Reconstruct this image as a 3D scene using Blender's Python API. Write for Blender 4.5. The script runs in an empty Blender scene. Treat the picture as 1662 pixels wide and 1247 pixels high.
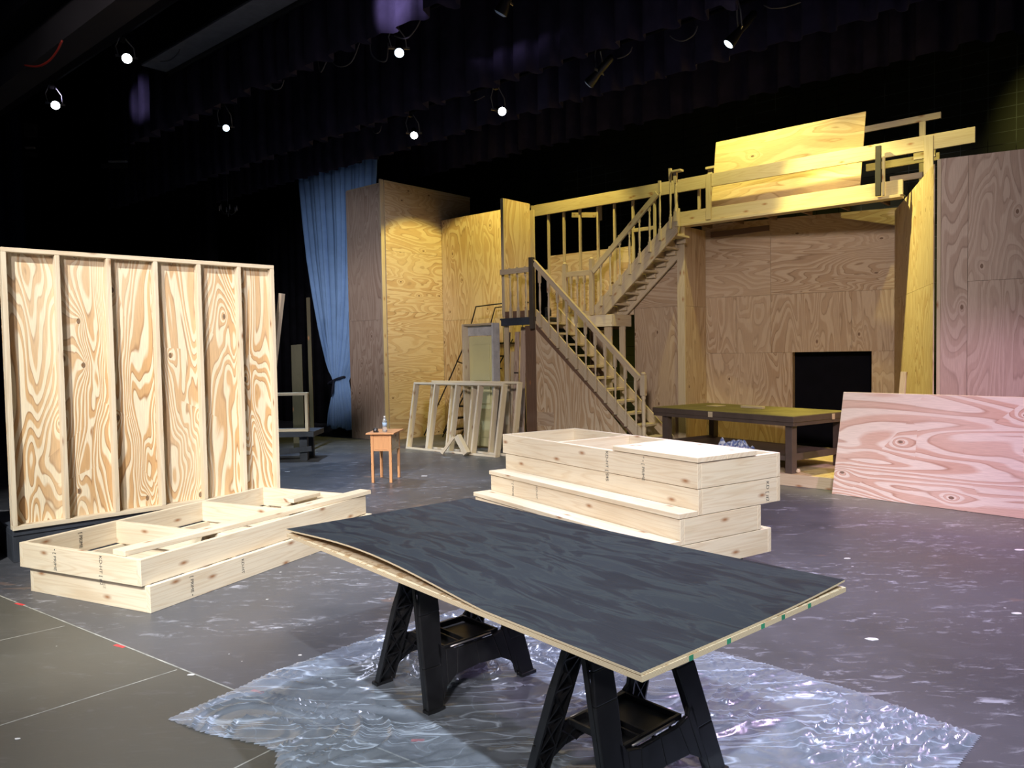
import bpy, bmesh, math, random
from mathutils import Vector, Matrix, noise
random.seed(7)
sc = bpy.context.scene
PI = math.pi
# ------------------------------------------------------------------ camera
PITCH, ROLL, CAMH, FPX = 0.0411, -0.0173, 1.7344, 1241.6
cam_d = bpy.data.cameras.new('camera'); cam = bpy.data.objects.new('camera', cam_d)
sc.collection.objects.link(cam); sc.camera = cam
cam_d.sensor_width = 36.0; cam_d.lens = FPX / 1662.0 * 36.0; cam_d.clip_end = 200
cf = Vector((0, math.cos(PITCH), -math.sin(PITCH)))
r0 = Vector((1, 0, 0)); u0 = Vector((0, math.sin(PITCH), math.cos(PITCH)))
cr = r0 * math.cos(ROLL) + u0 * math.sin(ROLL); cu = -r0 * math.sin(ROLL) + u0 * math.cos(ROLL)
mw = Matrix((cr, cu, -cf)).transposed().to_4x4(); mw.translation = (0, 0, CAMH)
cam.matrix_world = mw
# ------------------------------------------------------------------ world and light
sc.view_settings.view_transform = 'Standard'; sc.view_settings.look = 'None'
sc.view_settings.gamma = 1.0; sc.view_settings.use_curve_mapping = False
sc.view_settings.exposure = 0.0
w = bpy.data.worlds.new('world'); sc.world = w; w.use_nodes = True
w.node_tree.nodes['Background'].inputs[0].default_value = (0.45, 0.55, 0.9, 1)
w.node_tree.nodes['Background'].inputs[1].default_value = 0.12
# the set stands turned on the stage: frame S, x' along the set towards the house right, y' upstage
SYAW = math.atan2(-0.655, 0.756)
FR = {'W': (0, 0, 0), 'S': (0, 0, SYAW)}
def M(fr):
    ox, oy, yaw = FR[fr]
    return Matrix.Translation((ox, oy, 0)) @ Matrix.Rotation(yaw, 4, 'Z')
def S(x, y, z=0): return M('S') @ Vector((x, y, z))
def spot(name, loc, tgt, power, col, angle, blend=0.4, size=0.12):
    d = bpy.data.lights.new(name, 'SPOT'); d.energy = power; d.color = col
    d.spot_size = math.radians(angle); d.spot_blend = blend; d.shadow_soft_size = size
    o = bpy.data.objects.new(name, d); sc.collection.objects.link(o)
    o.location = loc; o.rotation_euler = (Vector(tgt) - Vector(loc)).to_track_quat('-Z', 'Y').to_euler()
    return o
def ray(px, py): return cf + cr * ((px - 831) / FPX) - cu * ((py - 623.5) / FPX)
SX = Vector((math.cos(SYAW), math.sin(SYAW), 0)); SY = Vector((-math.sin(SYAW), math.cos(SYAW), 0))
def onp(px, py, yp):                     # a point of the vertical plane y' = yp, in set coordinates
    d = ray(px, py); t = yp / d.dot(SY); p = Vector((0, 0, CAMH)) + d * t
    return Vector((p.dot(SX), p.dot(SY), p.z))
def floor_pt(px, py, z=0):
    d = ray(px, py); t = (z - CAMH) / d.z; return Vector((0, 0, CAMH)) + d * t

def onp_w(px, py, yp): return S(*onp(px, py, yp))
spot('front_light', (-3.9, -2.8, 8.6), (-3.3, 6.6, 0.9), 7600, (1.0, 0.96, 0.88), 31, 0.5)
spot('front_light', (1.0, -3.2, 8.8), (0.8, 5.0, 0.3), 3900, (0.92, 0.97, 1.0), 40, 0.5)
spot('front_light', (6.5, -1.6, 8.6), (5.0, 8.0, 0.3), 5000, (1.0, 0.62, 1.0), 21, 0.9, 0.3)
spot('wash_light', (-1.6, -5.0, 5.9), (1.0, 14.0, 1.7), 5600, (1.0, 0.86, 0.82), 50, 0.7, 0.6)
spot('wash_light', S(-6.6, 3.9, 4.5), S(-13.1, 9.9, 3.1), 1050, (0.92, 0.9, 1.0), 34, 0.9, 0.2)
spot('spill_light', S(-7.2, 5.0, 5.5), onp_w(652, 0, 6.2), 230, (0.75, 0.62, 1.0), 44, 0.9, 0.05)
spot('spill_light', S(-13.4, 4.2, 5.9), onp_w(236, 165, 6.2), 160, (0.75, 0.66, 1.0), 26, 0.9, 0.05)
spot('house_light', (-4.0, -1.5, 7.0), (-3.2, 3.2, 0.0), 900, (1.0, 0.93, 0.8), 60, 0.8)
YC = (1.0, 0.82, 0.20)
YL = (1.0, 0.88, 0.28)
spot('yellow_light', S(-9.2, 10.2, 6.1), S(-11.6, 11.0, 1.9), 760, YC, 62, 0.25, 0.05)
spot('yellow_light', S(-7.6, 10.1, 6.1), S(-8.4, 11.4, 2.6), 430, YC, 75, 0.6, 0.05)
spot('yellow_light', S(-5.0, 10.1, 6.3), S(-5.0, 11.4, 3.6), 430, YL, 96, 0.6, 0.05)
spot('yellow_light', S(-2.3, 10.0, 6.2), S(-2.5, 11.2, 3.6), 300, YL, 80, 0.6, 0.05)
spot('yellow_light', S(-4.7, 10.1, 6.0), S(-2.5, 10.8, 2.0), 1300, YL, 56, 0.5, 0.05)
spot('yellow_light', S(-2.5, 12.4, 6.3), S(-0.5, 15.2, 4.8), 260, YL, 70, 0.9, 0.05)
spot('top_light', S(-11.6, 7.2, 5.4), S(-10.3, 7.3, 0), 1100, (0.66, 0.80, 1.0), 75, 0.8, 0.05)
spot('top_light', S(-7.0, 7.1, 5.4), S(-6.0, 5.7, 0), 520, (0.80, 0.80, 1.0), 80, 0.8, 0.05)
spot('top_light', S(-3.4, 4.9, 5.4), S(-2.4, 3.6, 0), 900, (0.8, 0.82, 1.0), 80, 0.8, 0.05)
spot('top_light', S(-1.6, 7.1, 5.4), S(-1.2, 6.4, 0), 900, (0.95, 0.65, 1.0), 80, 0.8, 0.05)

# ------------------------------------------------------------------ materials
MT = {}
def newmat(name, rough=0.6, spec=0.4):
    m = bpy.data.materials.new(name); m.use_nodes = True; nt = m.node_tree
    b = nt.nodes['Principled BSDF']; b.inputs['Roughness'].default_value = rough
    b.inputs['Specular IOR Level'].default_value = spec
    MT[name] = m
    return m, nt, b
def N(nt, t, **kw):
    n = nt.nodes.new(t)
    for k, v in kw.items():
        if k in n.inputs: n.inputs[k].default_value = v
        else: setattr(n, k, v)
    return n
def L(nt, a, b): nt.links.new(a, b)
def math_n(nt, op, a, b=None, c=None):
    n = nt.nodes.new('ShaderNodeMath'); n.operation = op
    for i, v in enumerate((a, b, c)):
        if v is None: continue
        if isinstance(v, (int, float)): n.inputs[i].default_value = v
        else: nt.links.new(v, n.inputs[i])
    return n.outputs[0]
def ramp(nt, fac, stops, interp='LINEAR'):
    n = nt.nodes.new('ShaderNodeValToRGB'); n.color_ramp.interpolation = interp
    e = n.color_ramp.elements
    while len(e) < len(stops): e.new(0.5)
    for i, (p, c) in enumerate(stops):
        e[i].position = p; e[i].color = (c[0], c[1], c[2], 1) if not isinstance(c, (int, float)) else (c, c, c, 1)
    if fac is not None: nt.links.new(fac, n.inputs[0])
    return n.outputs[0]
def mixc(nt, fac, a, b, mode='MIX'):
    n = nt.nodes.new('ShaderNodeMix'); n.data_type = 'RGBA'; n.blend_type = mode
    for k, v in ((0, fac), (6, a), (7, b)):
        if isinstance(v, (int, float)): n.inputs[k].default_value = v
        elif isinstance(v, tuple): n.inputs[k].default_value = (v[0], v[1], v[2], 1)
        else: nt.links.new(v, n.inputs[k])
    return n.outputs[2]
def uvscaled(nt, sx, sy):
    tc = N(nt, 'ShaderNodeTexCoord'); mp = N(nt, 'ShaderNodeMapping')
    mp.inputs['Scale'].default_value = (sx, sy, 1); L(nt, tc.outputs['UV'], mp.inputs[0]); return mp.outputs[0]
def noise_n(nt, vec, scale, detail=2, rough=0.5, dist=0.0, dim='2D'):
    n = N(nt, 'ShaderNodeTexNoise'); n.noise_dimensions = dim
    n.inputs['Scale'].default_value = scale; n.inputs['Detail'].default_value = detail
    n.inputs['Roughness'].default_value = rough; n.inputs['Distortion'].default_value = dist
    if vec is not None: L(nt, vec, n.inputs['Vector'])
    return n.outputs['Fac']
def plywood(name, cream, tan, edge, freq=16.0, sx=0.55, sy=2.4, rough=0.62, knots=0.5, contrast=1.0):
    m, nt, b = newmat(name, rough, 0.3)
    v = uvscaled(nt, sx, sy)
    n1 = noise_n(nt, v, 1.0, 2.5, 0.42, 0.35)
    vk = uvscaled(nt, 1.7, 3.0)
    vo = N(nt, 'ShaderNodeTexVoronoi'); vo.voronoi_dimensions = '2D'; vo.inputs['Scale'].default_value = 1.0
    L(nt, vk, vo.inputs['Vector'])
    sep = N(nt, 'ShaderNodeSeparateColor'); L(nt, vo.outputs['Color'], sep.inputs[0])
    has = math_n(nt, 'GREATER_THAN', sep.outputs[0], 1 - knots)
    near = math_n(nt, 'MULTIPLY', math_n(nt, 'EXPONENT', math_n(nt, 'MULTIPLY', vo.outputs['Distance'], -7.0)), has)
    val = math_n(nt, 'ADD', math_n(nt, 'MULTIPLY', n1, freq), math_n(nt, 'MULTIPLY', near, 3.2))
    fr = math_n(nt, 'FRACT', val)
    c = ramp(nt, fr, [(0.0, edge), (0.10, tan), (0.42, tan), (0.56, cream), (0.93, cream), (1.0, edge)])
    wide = noise_n(nt, uvscaled(nt, 0.5, 1.2), 1.0, 1, 0.5)
    c = mixc(nt, math_n(nt, 'MULTIPLY', ramp(nt, wide, [(0.4, 0.0), (0.65, 1.0)]), 0.45), c, cream)
    fib = noise_n(nt, uvscaled(nt, 6, 160), 1.0, 2, 0.6)
    c = mixc(nt, 0.28 * contrast, c, ramp(nt, fib, [(0.3, 0.45), (0.7, 1.0)]), 'MULTIPLY')
    kd = math_n(nt, 'MULTIPLY', math_n(nt, 'LESS_THAN', vo.outputs['Distance'], 0.045), has)
    c = mixc(nt, math_n(nt, 'MULTIPLY', kd, 0.8), c, (0.10, 0.045, 0.02))
    L(nt, c, b.inputs['Base Color'])
    bp = N(nt, 'ShaderNodeBump'); bp.inputs['Strength'].default_value = 0.12; bp.inputs['Distance'].default_value = 0.002
    L(nt, fib, bp.inputs['Height']); L(nt, bp.outputs[0], b.inputs['Normal'])
    return m
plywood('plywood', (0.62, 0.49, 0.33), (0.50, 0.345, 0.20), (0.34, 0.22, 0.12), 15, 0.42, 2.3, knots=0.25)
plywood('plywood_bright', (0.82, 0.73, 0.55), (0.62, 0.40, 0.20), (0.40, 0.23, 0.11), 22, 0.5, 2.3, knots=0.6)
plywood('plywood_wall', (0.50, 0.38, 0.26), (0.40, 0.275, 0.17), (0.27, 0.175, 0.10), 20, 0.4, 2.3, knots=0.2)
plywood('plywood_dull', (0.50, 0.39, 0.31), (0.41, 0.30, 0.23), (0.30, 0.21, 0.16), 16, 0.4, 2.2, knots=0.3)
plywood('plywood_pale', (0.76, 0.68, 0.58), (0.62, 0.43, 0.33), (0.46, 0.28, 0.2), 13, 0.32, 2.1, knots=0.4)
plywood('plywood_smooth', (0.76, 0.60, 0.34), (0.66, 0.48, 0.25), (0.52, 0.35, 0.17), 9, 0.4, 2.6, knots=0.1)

def lumber(name, light, dark, knot=0.35, rough=0.6):
    m, nt, b = newmat(name, rough, 0.3)
    v = uvscaled(nt, 0.45, 9.0)
    n1 = noise_n(nt, v, 1.0, 2, 0.5, 0.3)
    fr = math_n(nt, 'FRACT', math_n(nt, 'MULTIPLY', n1, 9.0))
    g = ramp(nt, fr, [(0.0, 0.85), (0.35, 0.0), (0.8, 0.12), (1.0, 0.85)])
    c = mixc(nt, math_n(nt, 'MULTIPLY', g, 0.5), light, dark)
    big = noise_n(nt, uvscaled(nt, 1.3, 3.0), 1.0, 1, 0.5)
    c = mixc(nt, ramp(nt, big, [(0.5, 0.0), (0.8, 0.35)]), c, dark)
    vo = N(nt, 'ShaderNodeTexVoronoi'); vo.voronoi_dimensions = '2D'; vo.inputs['Scale'].default_value = 1.0
    L(nt, uvscaled(nt, 2.6, 6.5), vo.inputs['Vector'])
    sep = N(nt, 'ShaderNodeSeparateColor'); L(nt, vo.outputs['Color'], sep.inputs[0])
    has = math_n(nt, 'GREATER_THAN', sep.outputs[0], 1 - knot)
    kk = ramp(nt, vo.outputs['Distance'], [(0.0, 1.0), (0.045, 0.75), (0.085, 0.4), (0.15, 0.0)])
    c = mixc(nt, math_n(nt, 'MULTIPLY', kk, has), c, (0.30, 0.13, 0.05))
    fib = noise_n(nt, uvscaled(nt, 5, 220), 1.0, 2, 0.6)
    c = mixc(nt, 0.18, c, ramp(nt, fib, [(0.3, 0.5), (0.7, 1.0)]), 'MULTIPLY')
    L(nt, c, b.inputs['Base Color'])
    return m
lumber('lumber', (0.73, 0.655, 0.51), (0.57, 0.43, 0.27))
lumber('lumber_set', (0.54, 0.45, 0.31), (0.41, 0.30, 0.18))
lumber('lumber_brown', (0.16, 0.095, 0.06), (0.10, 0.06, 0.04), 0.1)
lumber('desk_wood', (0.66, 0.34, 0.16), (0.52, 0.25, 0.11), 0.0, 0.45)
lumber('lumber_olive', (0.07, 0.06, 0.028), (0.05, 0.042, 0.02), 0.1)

def flat_mat(name, col, rough=0.6, spec=0.4, var=0.25, scale=6, metal=0.0, col2=None):
    m, nt, b = newmat(name, rough, spec)
    tc = N(nt, 'ShaderNodeTexCoord')
    n = noise_n(nt, tc.outputs['Object'], scale, 4, 0.6, 0.2, '3D')
    c2 = col2 or tuple(c * (1 - var) for c in col)
    c = mixc(nt, ramp(nt, n, [(0.35, 0.0), (0.65, 1.0)]), col, c2)
    L(nt, c, b.inputs['Base Color']); b.inputs['Metallic'].default_value = metal
    return m
flat_mat('black_paint_wood', (0.045, 0.055, 0.075), 0.55, 0.4, 0.4, 4)
flat_mat('dark_wood', (0.03, 0.026, 0.024), 0.6)
flat_mat('newel_dark', (0.075, 0.06, 0.045), 0.6)
flat_mat('table_brown', (0.085, 0.062, 0.05), 0.5, 0.4, 0.2)
flat_mat('table_green', (0.20, 0.17, 0.065), 0.75, 0.2, 0.35, 2.5)
flat_mat('black_plastic', (0.012, 0.013, 0.015), 0.36, 0.5, 0.3, 9, col2=(0.022, 0.024, 0.028))
flat_mat('black_metal', (0.012, 0.012, 0.014), 0.45, 0.5)
flat_mat('grey_metal', (0.22, 0.23, 0.26), 0.45, 0.5)
flat_mat('steel', (0.5, 0.5, 0.52), 0.35, 0.5, 0.2, 8, 0.8)
flat_mat('border_cloth', (0.040, 0.036, 0.065), 0.95, 0.05, 0.3, 3)
flat_mat('black_cloth', (0.008, 0.008, 0.011), 0.95, 0.03, 0.4, 3)
flat_mat('navy_cloth', (0.012, 0.018, 0.045), 0.95, 0.05, 0.3, 3)
flat_mat('blue_cloth', (0.22, 0.38, 0.66), 0.8, 0.15, 0.12, 3)
flat_mat('tie_cloth', (0.015, 0.02, 0.04), 0.8)
flat_mat('door_paint', (0.66, 0.64, 0.36), 0.5, 0.3, 0.03)
flat_mat('door_jamb_paint', (0.55, 0.56, 0.58), 0.5)
flat_mat('white_board', (0.7, 0.7, 0.72), 0.5)
flat_mat('soffit_paint', (0.028, 0.027, 0.031), 0.8, 0.1, 0.2, 1.5)
flat_mat('near_black', (0.005, 0.005, 0.008), 0.9, 0.05)
flat_mat('tan_plaster', (0.42, 0.29, 0.2), 0.8)
flat_mat('red_cable', (0.25, 0.02, 0.012), 0.5)
flat_mat('red_tape', (0.75, 0.06, 0.07), 0.5)
flat_mat('pale_cable', (0.10, 0.10, 0.12), 0.6)
flat_mat('white_scrap', (0.8, 0.8, 0.82), 0.6)
flat_mat('seam_line', (0.42, 0.43, 0.40), 0.6, 0.3, 0.5, 12)
flat_mat('ink', (0.03, 0.04, 0.05), 0.7)
flat_mat('green_paint', (0.05, 0.35, 0.2), 0.6)
flat_mat('bottle_label', (0.35, 0.5, 0.7), 0.5)
flat_mat('dark_gap', (0.05, 0.035, 0.03), 0.8)

def plaid():
    m, nt, b = newmat('plaid_cloth', 0.9, 0.1)
    tc = N(nt, 'ShaderNodeTexCoord'); n = noise_n(nt, tc.outputs['Object'], 22, 2, 0.5, 0, '3D')
    c = ramp(nt, n, [(0.42, (0.6, 0.63, 0.72)), (0.52, (0.16, 0.2, 0.42))]); L(nt, c, b.inputs['Base Color'])
plaid()
def painted_sheet():
    m, nt, b = newmat('painted_plywood', 0.6, 0.22)
    v = uvscaled(nt, 2.6, 10.0)
    n1 = noise_n(nt, v, 1.0, 4, 0.62, 0.5)
    c = ramp(nt, n1, [(0.36, (0.010, 0.014, 0.022)), (0.46, (0.014, 0.019, 0.028)), (0.50, (0.027, 0.038, 0.044)), (0.60, (0.019, 0.027, 0.036))])
    L(nt, c, b.inputs['Base Color'])
    L(nt, ramp(nt, n1, [(0.4, 0.5), (0.6, 0.62)]), b.inputs['Roughness'])
    fib = noise_n(nt, uvscaled(nt, 4, 120), 1.0, 2, 0.6)
    bp = N(nt, 'ShaderNodeBump'); bp.inputs['Strength'].default_value = 0.25; bp.inputs['Distance'].default_value = 0.002
    L(nt, fib, bp.inputs['Height']); L(nt, bp.outputs[0], b.inputs['Normal'])
painted_sheet()
def ply_edge():
    m, nt, b = newmat('plywood_edge', 0.7, 0.2)
    tc = N(nt, 'ShaderNodeTexCoord'); sp = N(nt, 'ShaderNodeSeparateXYZ'); L(nt, tc.outputs['Object'], sp.inputs[0])
    n = noise_n(nt, tc.outputs['Object'], 30, 3, 0.6, 0, '3D')
    st = math_n(nt, 'FRACT', math_n(nt, 'ADD', math_n(nt, 'MULTIPLY', sp.outputs[2], 260), n))
    c = ramp(nt, st, [(0.0, (0.82, 0.74, 0.54)), (0.5, (0.82, 0.74, 0.54)), (0.6, (0.55, 0.40, 0.22)), (1.0, (0.6, 0.46, 0.28))]); L(nt, c, b.inputs['Base Color'])
ply_edge()
def floor_mat(name, c1, c2, rlo, rhi, scuff):
    m, nt, b = newmat(name, 0.4, 0.5)
    tc = N(nt, 'ShaderNodeTexCoord'); o = tc.outputs['Object']
    n1 = noise_n(nt, o, 0.9, 5, 0.6, 0.3, '3D')
    c = mixc(nt, ramp(nt, n1, [(0.35, 0.0), (0.65, 1.0)]), c1, c2)
    mp = N(nt, 'ShaderNodeMapping'); mp.inputs['Rotation'].default_value = (0, 0, -SYAW); mp.inputs['Scale'].default_value = (1.1, 3.2, 1); L(nt, o, mp.inputs[0])
    ns = noise_n(nt, mp.outputs[0], 5.0, 10, 0.72, 0.8, '3D')
    area = noise_n(nt, mp.outputs[0], 0.6, 5, 0.6, 0.3, '3D')
    sc1 = math_n(nt, 'MULTIPLY', ramp(nt, ns, [(0.55, 0.0), (0.66, 1.0)]), ramp(nt, area, [(0.45, 0.10), (0.56, 1.0)]))
    c = mixc(nt, math_n(nt, 'MULTIPLY', sc1, scuff), c, (0.36, 0.38, 0.45))
    vo = N(nt, 'ShaderNodeTexVoronoi'); vo.inputs['Scale'].default_value = 9.0; L(nt, o, vo.inputs['Vector'])
    sep = N(nt, 'ShaderNodeSeparateColor'); L(nt, vo.outputs['Color'], sep.inputs[0])
    thr = math_n(nt, 'MULTIPLY', math_n(nt, 'SUBTRACT', sep.outputs[0], 0.72), 0.32)
    sp = math_n(nt, 'LESS_THAN', vo.outputs['Distance'], thr)
    c = mixc(nt, math_n(nt, 'MULTIPLY', sp, 0.75), c, (0.6, 0.62, 0.66))
    br = noise_n(nt, mp.outputs[0], 0.55, 5, 0.6, 0.2, '3D')
    c = mixc(nt, ramp(nt, br, [(0.66, 0.0), (0.70, 0.5)]), c, (0.26, 0.17, 0.13))
    L(nt, c, b.inputs['Base Color'])
    L(nt, ramp(nt, n1, [(0.3, rlo), (0.7, rhi)]), b.inputs['Roughness'])
    bp = N(nt, 'ShaderNodeBump'); bp.inputs['Strength'].default_value = 0.25; bp.inputs['Distance'].default_value = 0.003
    L(nt, ns, bp.inputs['Height']); L(nt, bp.outputs[0], b.inputs['Normal'])
floor_mat('stage_floor', (0.055, 0.060, 0.072), (0.085, 0.090, 0.106), 0.30, 0.46, 0.95)
floor_mat('apron_floor', (0.068, 0.069, 0.062), (0.088, 0.089, 0.079), 0.34, 0.46, 0.12)
def block_wall():
    m, nt, b = newmat('block_wall', 0.7, 0.25)
    tc = N(nt, 'ShaderNodeTexCoord'); mp = N(nt, 'ShaderNodeMapping'); mp.inputs['Rotation'].default_value = (PI / 2, 0, 0); L(nt, tc.outputs['Object'], mp.inputs[0])
    sp = N(nt, 'ShaderNodeSeparateXYZ'); L(nt, tc.outputs['Object'], sp.inputs[0])
    cmb = N(nt, 'ShaderNodeCombineXYZ'); L(nt, sp.outputs[0], cmb.inputs[0]); L(nt, sp.outputs[2], cmb.inputs[1])
    br = N(nt, 'ShaderNodeTexBrick'); br.offset = 0.0; L(nt, cmb.outputs[0], br.inputs['Vector'])
    br.inputs['Scale'].default_value = 1.0; br.inputs['Brick Width'].default_value = 0.406; br.inputs['Row Height'].default_value = 0.203
    br.inputs['Mortar Size'].default_value = 0.006; br.inputs['Mortar Smooth'].default_value = 0.2
    br.inputs['Color1'].default_value = (0.040, 0.044, 0.026, 1); br.inputs['Color2'].default_value = (0.046, 0.050, 0.030, 1)
    br.inputs['Mortar'].default_value = (0.008, 0.008, 0.008, 1)
    area = noise_n(nt, tc.outputs['Object'], 0.5, 3, 0.6, 0, '3D')
    mk = math_n(nt, 'MULTIPLY', br.outputs['Fac'], ramp(nt, area, [(0.5, 0.0), (0.58, 1.0)]))
    c = mixc(nt, mk, br.outputs['Color'], (0.13, 0.155, 0.14)); L(nt, c, b.inputs['Base Color'])
block_wall()
def plastic_film():
    m = bpy.data.materials.new('plastic_film'); m.use_nodes = True; nt = m.node_tree; MT['plastic_film'] = m
    for n in list(nt.nodes): nt.nodes.remove(n)
    out = N(nt, 'ShaderNodeOutputMaterial'); tr = N(nt, 'ShaderNodeBsdfTransparent'); tr.inputs[0].default_value = (0.93, 0.95, 1, 1)
    df = N(nt, 'ShaderNodeBsdfDiffuse'); df.inputs[0].default_value = (0.50, 0.60, 0.76, 1)
    gl = N(nt, 'ShaderNodeBsdfGlossy'); gl.inputs['Roughness'].default_value = 0.24; gl.inputs[0].default_value = (0.9, 0.95, 1, 1)
    tc = N(nt, 'ShaderNodeTexCoord')
    n = noise_n(nt, tc.outputs['Object'], 2.4, 6, 0.65, 1.2, '3D')
    mpc = N(nt, 'ShaderNodeMapping'); mpc.inputs['Rotation'].default_value = (0, 0, 0.6); mpc.inputs['Scale'].default_value = (0.7, 4.5, 1)
    mpd = N(nt, 'ShaderNodeMapping'); mpd.inputs['Rotation'].default_value = (0, 0, -0.7); mpd.inputs['Scale'].default_value = (0.6, 5.0, 1); L(nt, tc.outputs['Object'], mpd.inputs[0]); L(nt, tc.outputs['Object'], mpc.inputs[0])
    def crease(vec, sc_, w_, seed):
        q = noise_n(nt, vec, sc_, 2, 0.5, 0.4, '3D'); d_ = math_n(nt, 'ABSOLUTE', math_n(nt, 'SUBTRACT', q, seed)); return ramp(nt, d_, [(0.0, 1.0), (w_, 0.25), (w_ * 3, 0.0)])
    k1_ = crease(mpc.outputs[0], 1.1, 0.005, 0.5); k2_ = crease(tc.outputs['Object'], 2.6, 0.006, 0.46); k3_ = crease(mpd.outputs[0], 1.5, 0.006, 0.52)
    ks = math_n(nt, 'ADD', math_n(nt, 'MULTIPLY', k1_, 0.8), math_n(nt, 'ADD', math_n(nt, 'MULTIPLY', k2_, 0.14), math_n(nt, 'MULTIPLY', k3_, 0.6)))
    base_f = ramp(nt, n, [(0.35, 0.20), (0.55, 0.32), (0.72, 0.48)])
    m1 = N(nt, 'ShaderNodeMixShader'); L(nt, math_n(nt, 'MINIMUM', math_n(nt, 'ADD', base_f, ks), 0.85), m1.inputs[0]); L(nt, tr.outputs[0], m1.inputs[1]); L(nt, df.outputs[0], m1.inputs[2])
    fr = N(nt, 'ShaderNodeFresnel'); fr.inputs[0].default_value = 1.5
    fac = math_n(nt, 'ADD', math_n(nt, 'MULTIPLY', fr.outputs[0], 0.8), 0.05)
    m2 = N(nt, 'ShaderNodeMixShader'); L(nt, fac, m2.inputs[0]); L(nt, m1.outputs[0], m2.inputs[1]); L(nt, gl.outputs[0], m2.inputs[2])
    bp = N(nt, 'ShaderNodeBump'); bp.inputs['Strength'].default_value = 0.14; bp.inputs['Distance'].default_value = 0.01
    n2 = noise_n(nt, tc.outputs['Object'], 5, 4, 0.7, 1.5, '3D'); L(nt, n2, bp.inputs['Height']); L(nt, bp.outputs[0], gl.inputs['Normal']); L(nt, bp.outputs[0], df.inputs['Normal']); L(nt, bp.outputs[0], fr.inputs['Normal'])
    L(nt, m2.outputs[0], out.inputs[0])
plastic_film()
def clear_plastic():
    m, nt, b = newmat('clear_plastic', 0.1, 0.5)
    b.inputs['Base Color'].default_value = (0.85, 0.92, 1, 1); b.inputs['Transmission Weight'].default_value = 0.8; b.inputs['IOR'].default_value = 1.2
clear_plastic()
def emit(name, col, s):
    m, nt, b = newmat(name); b.inputs['Base Color'].default_value = (*col, 1)
    b.inputs['Emission Color'].default_value = (*col, 1); b.inputs['Emission Strength'].default_value = s
emit('lens_bright', (0.86, 0.93, 1.0), 26); emit('lens_mid', (0.6, 0.8, 1.0), 5.0); emit('lens_off', (0.3, 0.4, 0.6), 0.06)

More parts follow.
